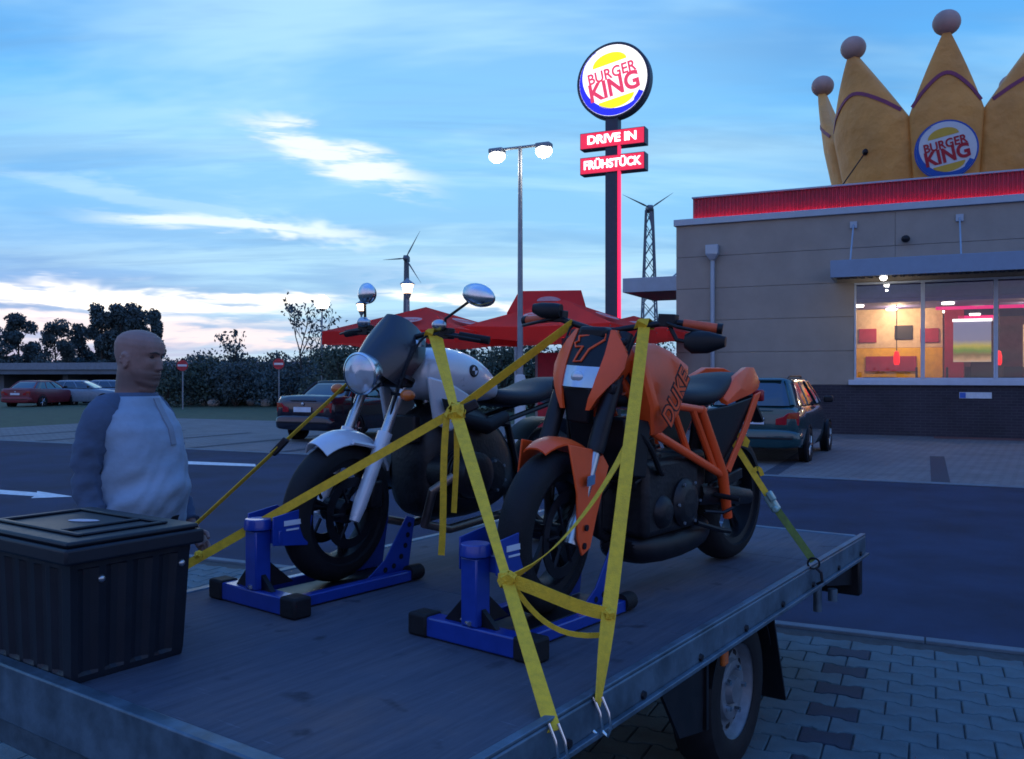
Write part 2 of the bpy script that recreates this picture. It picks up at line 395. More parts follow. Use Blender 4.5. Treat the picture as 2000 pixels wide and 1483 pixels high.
rsheet('building_apron', 0.2, 45, 25.2, 26.2, 0.004, 'red_paving')
rsheet('terrace', -12.5, 0.2, 25.2, 36, 0.0, 'far_paving')
rsheet('grass_verge', -90, -12.5, 25.2, 48, -0.006, 'grass')
rsheet('grass_verge', -90, -26, 14.55, 25.2, -0.006, 'grass')
rsheet('grass_verge', -12.5, 0.2, 36, 48, -0.006, 'grass')
rsheet('back_yard', 0.2, 45, 26.2, 60, -0.01, 'far_paving')
# dividing strips of the parking bays: rows of dark stones
for k, s in enumerate((-20.3, -17.8, -15.3, -12.8, -10.3, -7.8, -5.3, -2.8, -0.3, 2.2, 4.7, 7.2, 9.7, 12.2)):
    rsheet('bay_line', s - 0.06 - 2.06, s + 0.20 - 2.06, 14.62, 19.6, 0.004, 'paver_dark')
rsheet('edge_strip', -26, 45, 14.55, 14.80, 0.006, 'kerb_concrete')
# road markings
def paint(name, quad, z=0.005):
    sheet(name, [gnd(u, v) for u, v in quad], z, 'road_paint')
paint('road_marking', [(352, 901), (498, 907), (500, 912), (352, 907)])
paint('road_marking', [(-60, 953), (72, 963), (72, 960), (145, 971), (60, 974), (66, 970), (-60, 962)])

# near pavement: interlocking bone-shaped concrete stones, one by one
PL, PWD, PD = 0.225, 0.165, 0.011
def paver_mesh(name, m):
    def edge(x):
        t = abs(x) / (PL / 2)
        return PD if t > 0.62 else (-PD if t < 0.38 else PD * ((t - 0.38) / 0.12 - 1))
    xs = [-PL / 2, -PL / 2 * 0.62, -PL / 2 * 0.38, PL / 2 * 0.38, PL / 2 * 0.62, PL / 2]
    g = 0.0028
    def ring(inset, z):
        k = g + inset; top = []; 
        for x in xs:
            top.append((max(-PL / 2 + k, min(PL / 2 - k, x)), PWD / 2 + edge(x) - k))
        bot = [(x, -y) for x, y in reversed(top)]
        return [Vector((x, y, z)) for x, y in top + bot]
    mb = MB(); mb.loft([ring(0, -0.055), ring(0, -0.006), ring(0.005, 0.0)], True)
    return mb
pav_bm = {}
proto = {}
for nm, m in (('grey', 'paver_grey'), ('dark', 'paver_dark')):
    mb = paver_mesh(nm, m); me_o = mb.build('paving_stone', m, sharp=30); proto[nm] = me_o
cells = []
for i in range(-4, 37):
    r = 5.80 - i * PWD
    for j in range(-44, 30):
        s = (j + (0.5 if i % 2 else 0.0)) * PL - 0.40
        dark = (i % 2 == 0 and j == 0)
        if r + PWD / 2 + PD > 5.885: continue
        p = RW(s, r)
        if p.y > 0.4:
            u = 1000 + F_PX * p.x / p.y; v = HORIZON + F_PX * CAM_H / p.y
        else: u = v = -9999
        b = (p - T_ORG).dot(nv); a = (p - T_ORG).dot(tv)
        vis = 0
        if -20 < u < 2020 and v < 1500:
            if b > 2.0 and u > 1380: vis = 2
            elif b < 0.15 and 340 < u < 640: vis = 1
        cells.append((-vis, p.length, s, r, dark, vis))
cells.sort()
pavement = rsheet('pavement', -10.2, 6.8, -0.2, 5.90, -0.012, 'joint_sand')
nsing = 0; rest = MB(); restd = MB()
stone_v = [v.co.copy() for v in proto['grey'].data.vertices]; stone_f = [tuple(p.vertices) for p in proto['grey'].data.polygons]
for nvis, dist, s, r, dark, vis in cells:
    jz = random.uniform(-0.0035, 0.0015); jr = random.uniform(-0.012, 0.012); tx, ty = random.uniform(-0.007, 0.007), random.uniform(-0.007, 0.007)
    if vis and nsing < 296:
        src = proto['dark' if dark else 'grey']
        o = src.copy(); C.objects.link(o); o.parent = pavement
        o.location = RW(s, r, jz); o.rotation_euler = (tx, ty, R_ANG + jr); nsing += 1
    else:
        mtx = Matrix.Translation(RW(s, r, jz)) @ Matrix.Rotation(R_ANG + jr, 4, 'Z')
        (restd if dark else rest).add([mtx @ q for q in stone_v], stone_f)
for k in proto: bpy.data.objects.remove(proto[k])
for mb, m in ((rest, 'paver_grey'), (restd, 'paver_dark')):
    o = mb.build('paving_stones', m, pavement, sharp=30); tag(o, kind='stuff')
kerb = rsheet('kerb', -90, 90, 5.885, 5.98, -0.02, 'joint_sand')
kst = None
for k in range(-16, 14):
    if kst is None:
        kst = MB().b2((0.003, 0, -0.1), (0.997, 0.085, 0.008)).build('kerb_stone', 'kerb_concrete', kerb, bevel=0.006); o = kst
    else:
        o = kst.copy(); C.objects.link(o); o.parent = kerb
    o.location = RW(k, 5.89, random.uniform(-0.002, 0.002)); o.rotation_euler = (0, 0, R_ANG)

# ================================================================ RESTAURANT
mat('wall_panel', (0.29, 0.255, 0.215), 0.8, var=0.08, scale=1.2, bump=0.05, bscale=90)
brick_mat('dark_brick', (0.035, 0.03, 0.045), (0.026, 0.024, 0.036), (0.05, 0.05, 0.06), 1.0, 0.25, 0.075, 0.008, rotx=True)
mat('cap_metal', (0.30, 0.37, 0.44), 0.45, 0.3, var=0.06, scale=3)
mat('canopy_metal', (0.17, 0.25, 0.36), 0.45, 0.3, var=0.06, scale=3)
mat('red_metal', (0.36, 0.03, 0.06), 0.5, 0.2, var=0.12, scale=3)
mat('roof_felt', (0.05, 0.05, 0.055), 0.9)
mat('dark_soffit', (0.035, 0.04, 0.055), 0.7)
mat('white_frame', (0.45, 0.52, 0.62), 0.4, var=0.05)
mat('neon_red', (0.5, 0.02, 0.06), 0.5, emit=(1.0, 0.015, 0.075), estr=1.6)
mat('led_red', (0.5, 0.02, 0.06), 0.5, emit=(1.0, 0.012, 0.06), estr=7.0)
mat('neon_pink', (0.5, 0.02, 0.1), 0.5, emit=(1.0, 0.01, 0.20), estr=0.85)
mat('lamp_warm', (0.9, 0.8, 0.6), 0.5, emit=(1.0, 0.86, 0.66), estr=9.0)
mat('lamp_white', (0.9, 0.9, 0.9), 0.5, emit=(1.0, 0.95, 0.88), estr=14.0)
mat('lamp_orange', (0.9, 0.6, 0.4), 0.5, emit=(1.0, 0.66, 0.40), estr=6.0)
glass_mat('window_glass', (0.86, 0.88, 0.92), 0.015)
B_ORG = Vector((4.89, 26.45, 0))
bld = empty('restaurant', B_ORG, R_ANG, 'flat roofed beige fast food restaurant with lit windows and glowing red roof band', 'building')
BLEN, BDEP = 24.0, 17.0
WX0, WPW, NW, WZ0, WZ1 = 4.97, 1.71, 6, 1.50, 4.16
WX1 = WX0 + WPW * NW
MB().b2((0, 0, -0.05), (BLEN, 0.30, 1.36)).build('plinth', 'dark_brick', bld)
MB().b2((0.01, 0.301, 0), (0.30, BDEP, 6.04)).b2((BLEN - 0.3, 0.301, 0), (BLEN - 0.01, BDEP, 6.04)).b2((0.301, BDEP - 0.3, 0), (BLEN - 0.301, BDEP - 0.01, 6.04)).build('side_walls', 'wall_panel', bld)
courses = [1.36, 2.30, 3.24, 4.18, 5.12, 6.06]
def panel(x0, x1, z0, z1):
    MB().b2((x0 + 0.004, 0.012, z0 + 0.005), (x1 - 0.004, 0.30, z1 - 0.005)).build('panel', 'wall_panel', bld, bevel=0.004, seg=1)
for z0, z1 in zip(courses[:3], courses[1:4]):
    panel(0.0, WX0, z0, z1 if z1 < 4.1 else 4.18)
    panel(WX1, BLEN, z0, z1)
for z0, z1 in zip(courses[3:5], courses[4:]):
    for k in range(4): panel(BLEN / 4 * k, BLEN / 4 * (k + 1), z0, z1)
MB().b2((0.02, 0.06, 1.36), (WX0 - 0.01, 0.28, 6.05)).b2((WX1 + 0.01, 0.06, 1.36), (BLEN - 0.02, 0.28, 6.05)).b2((WX0, 0.06, 4.17), (WX1, 0.28, 6.05)).build('wall_core', 'wall_panel', bld)
MB().b2((-0.06, -0.07, 6.06), (BLEN + 0.06, 0.36, 6.25)).b2((-0.06, 0.361, 6.06), (0.36, BDEP + 0.06, 6.25)).build('parapet_cap', 'cap_metal', bld, bevel=0.012)
MB().b2((0.31, 0.31, 5.75), (BLEN - 0.31, BDEP - 0.31, 5.9)).build('roof', 'roof_felt', bld)
# corrugated red screen above the parapet
scr = MB(); xs = []; n = 880; x0s, x1s = 0.40, BLEN - 0.4
prof = []
for i in range(n + 1):
    x = x0s + (x1s - x0s) * i / n; prof.append((x, 0.42 + (0.035 if i % 4 in (0, 1) else 0.0)))
scr.loft([[Vector((x, y, z)) for x, y in prof] for z in (6.2, 6.92)], cap=False, closed=False)
scr.b2((x0s, 0.47, 6.2), (x1s, 0.5, 6.92))
scr.b2((x0s, 0.51, 6.2), (x0s + 0.05, 9, 6.92))
scr.build('roof_screen', 'red_metal', bld, smooth=False)
MB().b2((x0s - 0.02, 0.36, 6.92), (x1s + 0.02, 0.54, 6.97)).build('screen_cap', 'cap_metal', bld, bevel=0.01)
MB().b2((x0s, 0.30, 6.262), (x1s, 0.34, 6.30)).build('light_strip', 'led_red', bld)
# downpipe
MB().b2((0.93, -0.26, 5.15), (1.29, 0.0, 5.42)).prism([(0.93, -0.26, 5.15), (1.29, -0.26, 5.15), (1.18, -0.2, 4.98), (1.04, -0.2, 4.98)], (0, 0.19, 0)).tube([(1.11, -0.10, 5.0), (1.11, -0.10, 0.0)], 0.065, 12).build('downpipe', 'cap_metal', bld, bevel=0.01)
# canopy over the windows
can = MB().b2((4.47, -1.36, 4.19), (17.2, -1.30, 4.64)).b2((4.47, -1.299, 4.19), (4.53, 0.0, 4.64)).b2((17.14, -1.299, 4.19), (17.2, 0.0, 4.64)).b2((4.531, -1.299, 4.45), (17.139, 0.0, 4.60)).build('canopy', 'canopy_metal', bld, bevel=0.008)
sl = MB()
for k in range(64): sl.b2((4.56 + k * 0.196, -1.295, 4.27), (4.66 + k * 0.196, -0.01, 4.44))
sl.build('soffit_slats', 'dark_soffit', can)
for k in range(5):
    x = 4.95 + 2.6 * k
    MB().b2((x - 0.09, -0.05, 5.66), (x + 0.09, 0.012, 5.84)).tube([(x, -0.04, 5.75), (x, -1.2, 4.60)], 0.022, 8).build('canopy_rod', 'cap_metal', bld)
for k, x in enumerate((5.75, 11.2)):
    sp = MB().lathe([(0.001, 0.1), (0.07, 0.1), (0.09, 0), (0.10, -0.03)], (x, -1.0, 4.22), (0, 0, 1), 16).build('spotlight', 'dark_metal', bld)
    MB().ell((x, -1.0, 4.16), (0.085, 0.085, 0.07), 14, 8).build('bulb', 'lamp_white', sp)
    ld = bpy.data.lights.new('spot_glow', 'POINT'); ld.energy = 9; ld.color = (1, 0.85, 0.65); ld.shadow_soft_size = 0.02
    lo = bpy.data.objects.new('spot_glow', ld); C.objects.link(lo); lo.parent = sp; lo.location = (x, -1.0, 4.02)
MB().ell((6.26, -0.1, 5.27), (0.11, 0.11, 0.1), 14, 8).tube([(6.26, 0.012, 5.33), (6.26, -0.1, 5.33)], 0.04, 8).build('camera_dome', 'black_plastic', bld)
# windows
MB().b2((WX0 - 0.14, -0.09, 1.36), (WX1 + 0.14, 0.10, 1.50)).build('window_sill', 'white_frame', bld, bevel=0.01)
for k in range(NW):
    x0, x1 = WX0 + WPW * k, WX0 + WPW * (k + 1)
    fr = MB().b2((x0 + 0.001, -0.01, WZ0 + 0.001), (x0 + 0.05, 0.10, WZ1)).b2((x1 - 0.05, -0.01, WZ0 + 0.001), (x1 - 0.001, 0.10, WZ1)).b2((x0 + 0.05, 0, WZ0 + 0.001), (x1 - 0.05, 0.09, WZ0 + 0.06)).b2((x0 + 0.05, 0, WZ1 - 0.06), (x1 - 0.05, 0.09, WZ1))
    w = fr.build('window', 'white_frame', bld, bevel=0.004, seg=1)
    MB().b2((x0 + 0.05, 0.035, WZ0 + 0.06), (x1 - 0.05, 0.047, WZ1 - 0.06)).build('pane', 'window_glass', w, smooth=False)
# dining room behind the glass
mat('room_wall', (0.26, 0.12, 0.12), 0.8); mat('room_floor', (0.10, 0.06, 0.05), 0.35); mat('room_ceiling', (0.10, 0.10, 0.30), 0.7)
mat('room_yellow', (0.90, 0.48, 0.02), 0.6); mat('room_red', (0.40, 0.02, 0.05), 0.5); mat('room_dark', (0.02, 0.015, 0.02), 0.6); mat('room_cream', (0.75, 0.55, 0.35), 0.6)
RX0, RX1, RY1, RZ = 3.2, 17.0, 8.0, 3.62
MB().b2((RX0, 0.32, 0.02), (RX1, RY1, 0.12)).build('room_floor', 'room_floor', bld)
MB().b2((RX0, 0.32, RZ), (RX1, RY1, RZ + 0.1)).build('room_ceiling', 'room_ceiling', bld)
MB().b2((RX0, RY1 + 0.001, 0), (RX1, RY1 + 0.1, RZ)).b2((RX0 - 0.1, 0.32, 0), (RX0, RY1, RZ)).b2((RX1, 0.32, 0), (RX1 + 0.1, RY1, RZ)).build('room_wall', 'room_wall', bld)
MB().b2((4.6, 3.0, 0.13), (7.2, 3.08, 2.45)).build('partition', 'room_yellow', bld)
MB().b2((5.1, 2.95, 1.75), (6.5, 2.995, 2.20)).b2((5.3, 2.945, 1.85), (6.1, 2.95, 2.05)).build('picture', 'room_red', bld)
for bx0, bz0, bm_ in ((4.9, 2.62, 'room_red'), (5.9, 2.70, 'room_dark'), (6.6, 2.60, 'room_red')):
    MB().b2((bx0, 2.97, bz0), (bx0 + 0.5, 3.01, bz0 + 0.42)).build('picture', bm_, bld, bevel=0.01)
for sx_ in (4.5, 8.0, 12.3):
    MB().b2((sx_, 4.6, 0.13), (sx_ + 0.9, 4.75, 2.35)).b2((sx_ + 0.1, 4.55, 2.0), (sx_ + 0.8, 4.595, 2.25)).build('seat_back', 'room_dark', bld, bevel=0.03)
MB().b2((4.0, 3.02, 2.46), (7.2, 3.07, RZ)).build('wall_panel', 'room_cream', bld)
MB().b2((3.3, 0.34, RZ + 0.11), (16.9, 0.40, 4.28)).build('bulkhead', 'room_ceiling', bld)
for tx_ in (5.6, 8.2, 10.6, 13.2):
    tb = MB().b2((tx_ - 0.45, 0.75, 1.52), (tx_ + 0.45, 1.35, 1.57)).b2((tx_ - 0.04, 1.0, 0.13), (tx_ + 0.04, 1.08, 1.52)).build('table', 'room_dark', bld)
    for sx in (-1, 1): MB().b2((tx_ + sx * 0.72 - 0.2, 0.8, 1.2), (tx_ + sx * 0.72 + 0.2, 1.2, 1.28)).b2((tx_ + sx * 0.92 - 0.03, 0.8, 1.28), (tx_ + sx * 0.92 + 0.03, 1.2, 1.85)).b2((tx_ + sx * 0.72 - 0.03, 0.97, 0.13), (tx_ + sx * 0.72 + 0.03, 1.03, 1.2)).build('chair', 'room_dark', bld, bevel=0.02)
MB().b2((7.25, 2.6, 0.13), (7.75, 3.1, RZ)).build('red_column', 'room_red', bld)
MB().b2((9.3, 3.4, 0.13), (9.75, 3.5, 3.1)).b2((12.6, 3.2, 0.13), (13.9, 3.3, 3.1)).build('wall_panel', 'room_cream', bld)
MB().b2((7.9, 5.5, 0.13), (12.4, 6.1, 1.9)).b2((10.2, 2.6, 0.13), (12.0, 3.0, 2.2)).build('counter', 'room_dark', bld)
mat('menu_board', (0.7, 0.5, 0.3), 0.6, emit=(1.0, 0.62, 0.30), estr=0.55)
for mx0, mx1 in ((10.3, 11.55), (11.6, 12.7)): MB().b2((mx0, 4.0, 2.80), (mx1, 4.06, 3.35)).build('menu_board', 'menu_board', bld)
for x0, x1, y, z, h in ((7.0, 16.0, 1.6, 3.46, 0.09), (7.6, 8.6, 2.6, 3.22, 0.12), (9.6, 10.8, 3.8, 3.10, 0.12), (12.1, 16.5, 3.0, 3.06, 0.20), (6.4, 16.0, 0.8, 3.64, 0.05)):
    MB().b2((x0, y, z), (x1, y + 0.05, z + h)).build('light_strip', 'neon_pink', bld)
for k in range(4):
    for j in range(5):
        x, y = 5.0 + 2.3 * j + (k * 0.83 % 1.6), 1.0 + 1.75 * k
        MB().lathe([(0.001, 0.0), (0.15, 0.0), (0.16, 0.03), (0.16, 0.05)], (x, y, RZ - 0.052), (0, 0, 1), 16).build('downlight', 'lamp_warm', bld)
for k, x in enumerate((6.0, 9.6, 13.0)):
    ld = bpy.data.lights.new('room_glow', 'POINT'); ld.energy = 95; ld.color = (1.0, 0.66, 0.34); ld.shadow_soft_size = 0.07
    lo = bpy.data.objects.new('room_glow', ld); C.objects.link(lo); lo.parent = bld; lo.location = (x, 2.0, 3.35)
mat('lamp_red', (0.5, 0.01, 0.02), 0.4, emit=(1.0, 0.012, 0.012), estr=1.4)
mat('lamp_yellow', (0.7, 0.5, 0.2), 0.4, emit=(1.0, 0.62, 0.18), estr=2.2)
for x, y, z, m in ((6.0, 1.5, 2.12, 'lamp_red'), (8.55, 1.5, 2.10, 'lamp_red'), (10.95, 1.4, 2.22, 'lamp_yellow'), (11.25, 1.4, 2.12, 'lamp_red'), (11.9, 1.5, 2.2, 'lamp_yellow'), (13.2, 1.5, 2.12, 'lamp_red')):
    pl = MB().lathe([(0.02, 0.20), (0.06, 0.17), (0.085, 0.05), (0.085, -0.12), (0.06, -0.2), (0.001, -0.2)], (x, y, z), (0, 0, 1), 14).build('pendant_lamp', m, bld)
    MB().tube([(x, y, z + 0.19), (x, y, RZ)], 0.012, 6).build('cord', 'room_dark', pl)
# hanging poster with a burger in the middle window
def poster_mat():
    m = bpy.data.materials.new('poster_print'); m.use_nodes = True; MATS['poster_print'] = m
    nt = m.node_tree; N = nt.nodes; L = nt.links; bs = N['Principled BSDF']; bs.inputs['Roughness'].default_value = 0.5
    tc = N.new('ShaderNodeTexCoord'); sp = N.new('ShaderNodeSeparateXYZ'); L.new(tc.outputs['Generated'], sp.inputs[0])
    nz = N.new('ShaderNodeTexNoise'); nz.inputs['Scale'].default_value = 5; L.new(tc.outputs['Generated'], nz.inputs['Vector'])
    ad = N.new('ShaderNodeMath'); ad.operation = 'MULTIPLY_ADD'; ad.inputs[1].default_value = 0.12; L.new(nz.outputs['Fac'], ad.inputs[0]); L.new(sp.outputs[2], ad.inputs[2])
    cr = N.new('ShaderNodeValToRGB'); el = cr.color_ramp.elements
    st = [(0.0, (0.75, 0.6, 0.45)), (0.12, (0.8, 0.45, 0.2)), (0.24, (0.35, 0.2, 0.06)), (0.34, (0.25, 0.38, 0.04)), (0.46, (0.75, 0.6, 0.08)), (0.56, (0.55, 0.45, 0.3)), (0.62, (0.35, 0.32, 0.4)), (1.0, (0.32, 0.30, 0.42))]
    while len(el) < len(st): el.new(0.5)
    for e, (p, c) in zip(el, st): e.position = p; e.color = (*c, 1)
    L.new(ad.outputs[0], cr.inputs[0]); L.new(cr.outputs[0], bs.inputs['Base Color'])
    L.new(cr.outputs[0], bs.inputs['Emission Color']); bs.inputs['Emission Strength'].default_value = 0.5
poster_mat()
po = MB().b2((7.42, 0.55, 1.98), (8.32, 0.57, 3.05)).build('poster', 'poster_print', bld)
MB().b2((7.40, 0.53, 3.06), (8.34, 0.60, 3.13)).build('poster_light', mat('tube_white', (0.9, 0.9, 0.9), emit=(1, 0.9, 0.8), estr=2.2), po)
# parking plate on the plinth
pl = MB().b2((7.55, -0.022, 1.02), (8.30, 0.0, 1.18)).build('parking_plate', mat('plate_white', (0.55, 0.62, 0.70), 0.5), bld)
MB().b2((7.56, -0.027, 1.03), (7.70, -0.0225, 1.17)).build('plate_symbol', mat('sign_blue', (0.03, 0.12, 0.5), 0.5), pl)
# canopy of the drive-in side
dc = MB().b2((-2.95, 4.0, 4.55), (-0.01, 4.06, 5.05)).b2((-2.95, 4.061, 4.55), (-2.89, 8.0, 5.05)).b2((-2.889, 4.061, 4.85), (-0.01, 8.0, 5.0)).build('drive_canopy', 'cap_metal', bld, bevel=0.01)
MB().b2((-2.88, 4.07, 4.56), (-0.02, 7.95, 4.60)).build('soffit', 'red_metal', dc)
MB().tube([(-1.3, 4.3, 5.0), (0.01, 4.3, 6.02)], 0.03, 8).build('canopy_rod', 'cap_metal', bld)

# ---------------------------------------------------------------- logo discs
mat('logo_white', (0.62, 0.66, 0.70), 0.5, var=0.03); mat('logo_red', (0.42, 0.012, 0.03), 0.5, var=0.03)
mat('logo_blue', (0.01, 0.09, 0.42), 0.5, var=0.03); mat('logo_yellow', (0.62, 0.40, 0.05), 0.5, var=0.03)
mat('lit_white', (0.8, 0.8, 0.8), 0.4, emit=(1.0, 0.96, 0.97), estr=1.15); mat('lit_red', (0.6, 0.05, 0.1), 0.4, emit=(0.85, 0.05, 0.12), estr=0.75)
mat('lit_blue', (0.02, 0.03, 0.6), 0.4, emit=(0.02, 0.025, 0.75), estr=0.75); mat('lit_yellow', (0.8, 0.6, 0.02), 0.4, emit=(1.0, 0.80, 0.0), estr=1.0)
def logo(parent, M4, R, k='logo'):
    """disc print: white field, blue swoosh, two bun halves, two lines of slanted letters; local xy plane, +z to the viewer"""
    rot = Matrix.Rotation(rad(11), 4, 'Z')
    f = MB().lathe([(0.001, 0.0), (R * 0.97, 0.0), (R * 0.97, -0.02)], (0, 0, 0), (0, 0, 1), 48).xf(M4).build('logo_field', k + '_white', parent, smooth=False)
    # swoosh: crescent from the upper left round the bottom to the lower right
    a0, a1 = rad(120), rad(335); outer = []; inner = []
    for i in range(41):
        t = i / 40; a = a0 + (a1 - a0) * t
        w = 0.02 + 0.20 * math.sin(math.pi * min(1, max(0, (t - 0.12) / 0.95))) ** 1.3 if t < 0.92 else 0.02 + 0.20 * math.sin(math.pi * (0.80 / 0.95)) ** 1.3 + 0.05
        outer.append(Vector((0.965 * R * math.cos(a), 0.965 * R * math.sin(a), 0.006))); inner.append(Vector(((0.965 - w) * R * math.cos(a), (0.965 - w) * R * math.sin(a), 0.006)))
    MB().loft([outer, inner], False, False).xf(M4).build('logo_swoosh', k + '_blue', f, smooth=False)
    for sgn, y0, hh, ww in ((1, 0.47, 0.30, 0.50), (-1, -0.50, 0.26, 0.52)):
        pts = [Vector((R * ww * math.cos(t), R * (y0 + sgn * hh * math.sin(t)), 0.006)) for t in [math.pi * i / 20 for i in range(21)]]
        MB().add([rot @ p for p in pts], [tuple(range(21))]).xf(M4).build('logo_bun', k + '_yellow', f, smooth=False)
    for body, size, y, off, sx in (('BURGER', 0.37, 0.20, 0.010, 1.02), ('KING', 0.60, -0.20, 0.022, 1.02)):
        t = text_mb(body, size * R, 0.002, off * R)
        xsn = [p.x for p in t.v]; w = max(xsn) - min(xsn); tgt = 1.40 * R if body == 'BURGER' else 1.44 * R
        t.xf(M4 @ rot @ Matrix.Translation((0, y * R, 0.012)) @ Matrix.Diagonal((tgt / w, 1.12, 1, 1)))
        t.build('logo_lettering', k + '_red', f, smooth=False)
    return f

# ---------------------------------------------------------------- inflatable crown on the roof
mat('crown_fabric', (0.72, 0.32, 0.075), 0.6, var=0.15, scale=0.9, bump=0.8, bscale=1.6, col2=(0.78, 0.35, 0.08), bdist=0.10)
mat('crown_band', (0.20, 0.03, 0.09), 0.6)
mat('crown_ball', (0.40, 0.26, 0.22), 0.65, var=0.15, scale=2)
CRX, CRY = 7.25, 4.45
cro = empty('inflatable_crown', B_ORG + rd * CRX + rn * CRY + Vector((0, 0, 5.9)), R_ANG, 'giant inflated golden crown with ball tips standing on the restaurant roof', 'inflatable')
def cR(z): return 2.60 + 1.04 * (z / 5.0)
VZ, TZ = 2.98, 5.0          # valley and tip heights above the roof
for cdeg, hdeg in ((0, 16.5), (42, 25.5), (98, 30.5), (146, 17.5), (180, 16.5), (-146, 17.5), (-98, 30.5), (-42, 25.5)):
    th0 = -math.pi / 2 + rad(cdeg)
    HWA = rad(hdeg)
    def cp(i, z, d):
        wf = 1.0 if z <= VZ else max(0.09, 1 - 0.91 * (z - VZ) / (TZ - VZ))
        th = th0 + HWA * i * wf
        r = cR(z) + d * (0.10 + 0.20 * wf ** 0.8 * math.sqrt(max(0, 1 - i * i)))
        return Vector((r * math.cos(th), r * math.sin(th), z))
    rings = []
    zs = [0, 0.8, 1.6, 2.4, VZ - 0.1, VZ, VZ + 0.12, 3.5, 3.8, 4.1, 4.4, 4.7, 4.9, TZ]
    cols = [-1, -0.92, -0.75, -0.5, -0.25, 0, 0.25, 0.5, 0.75, 0.92, 1]
    for z in zs:
        rings.append([cp(i, z, 1) for i in cols] + [cp(i, z, -1) for i in reversed(cols)])
    seg = MB().loft(rings, True).build('crown_point', 'crown_fabric', cro, sharp=70)
    tip = cp(0, TZ, 0)
    MB().ell(tip + Vector((0, 0, 0.30)), (0.36, 0.36, 0.34), 20, 12).build('ball', 'crown_ball', seg)
    pts = []
    for q in range(13):
        i = -1 + 2 * q / 12; i *= 0.98
        z = VZ + 0.12 + 0.85 * max(0.0, math.cos(i * math.pi / 2)) ** 0.62
        p = cp(i, z, 1); pts.append(p + Vector((p.x, p.y, 0)).normalized() * 0.012)
    MB().ribbon(pts, 0.10, 0.02, Vector((0, 0, 1))).build('band', 'crown_band', seg)
lm = basis((1, 0, 0), (0, -0.208, 1), (0.0, -(cR(1.92) + 0.34), 1.92))
MB().lathe([(0.001, -0.03), (0.80, -0.03), (0.80, -0.01), (0.001, -0.01)], (0, 0, 0), (0, 0, 1), 40).xf(lm).build('logo_backing', 'logo_blue', cro)
logo(cro, lm, 0.78)
g0 = Vector((-2.10, -2.62, 2.25))
MB().tube([g0, g0 + Vector((-1.25, -0.35, -1.9))], 0.02, 6).build('guy_line', 'dark_metal', cro)
MB().ell(g0, (0.1, 0.1, 0.1), 8, 6).build('anchor_patch', 'dark_metal', cro)

# ---------------------------------------------------------------- pylon sign
mat('pylon_dark', (0.045, 0.05, 0.075), 0.5, 0.2)
mat('letter_glow', (0.9, 0.9, 0.9), 0.4, emit=(1.0, 0.88, 0.92), estr=2.2)
mat('box_red', (0.6, 0.03, 0.06), 0.4, emit=(0.9, 0.02, 0.07), estr=0.75)
pyl = empty('pylon_sign', px(1200, HORIZON, 35.0) - Vector((0, 0, 1.6)), R_ANG, 'tall pylon with round glowing logo above two red lit boxes and a red neon edge', 'sign')
MB().b2((-0.32, -0.2, -0.05), (0.20, 0.25, 11.75)).build('pole', 'pylon_dark', pyl, bevel=0.02)
MB().b2((0.21, -0.24, 2.2), (0.31, -0.12, 10.9)).build('neon_strip', 'neon_red', pyl)
MB().tube([(-0.06, 0, 11.7), (-0.06, 0, 12.0)], 0.12, 12).build('neck', 'pylon_dark', pyl)
DZ = 13.2
MB().lathe([(0.001, 0.26), (1.42, 0.26), (1.50, 0.2), (1.50, -0.2), (1.46, -0.25), (1.40, -0.25), (1.40, -0.20), (0.001, -0.20)], (0, 0, DZ), (0, 1, 0), 56).build('disc_housing', 'pylon_dark', pyl)
logo(pyl, basis((1, 0, 0), (0, 0, 1), (0, -0.225, DZ)), 1.43, 'lit')
for z0, z1, body, w in ((10.60, 11.25, 'DRIVE IN', 2.0), (9.60, 10.28, 'FRÜHSTÜCK', 2.35)):
    bx = MB().b2((-1.36, -0.24, z0), (1.30, 0.26, z1)).build('sign_box', 'pylon_dark', pyl, bevel=0.015)
    MB().b2((-1.33, -0.255, z0 + 0.03), (1.27, -0.2415, z1 - 0.03)).build('lit_face', 'box_red', bx)
    t = text_mb(body, 0.46, 0.01, 0.014); xx = [p.x for p in t.v]; s = w / (max(xx) - min(xx))
    t.xf(basis((1, 0, 0), (0, 0, 1), (-0.03, -0.27, (z0 + z1) / 2)) @ Matrix.Diagonal((s, 1.0, 1, 1))).build('lettering', 'letter_glow', bx, smooth=False)

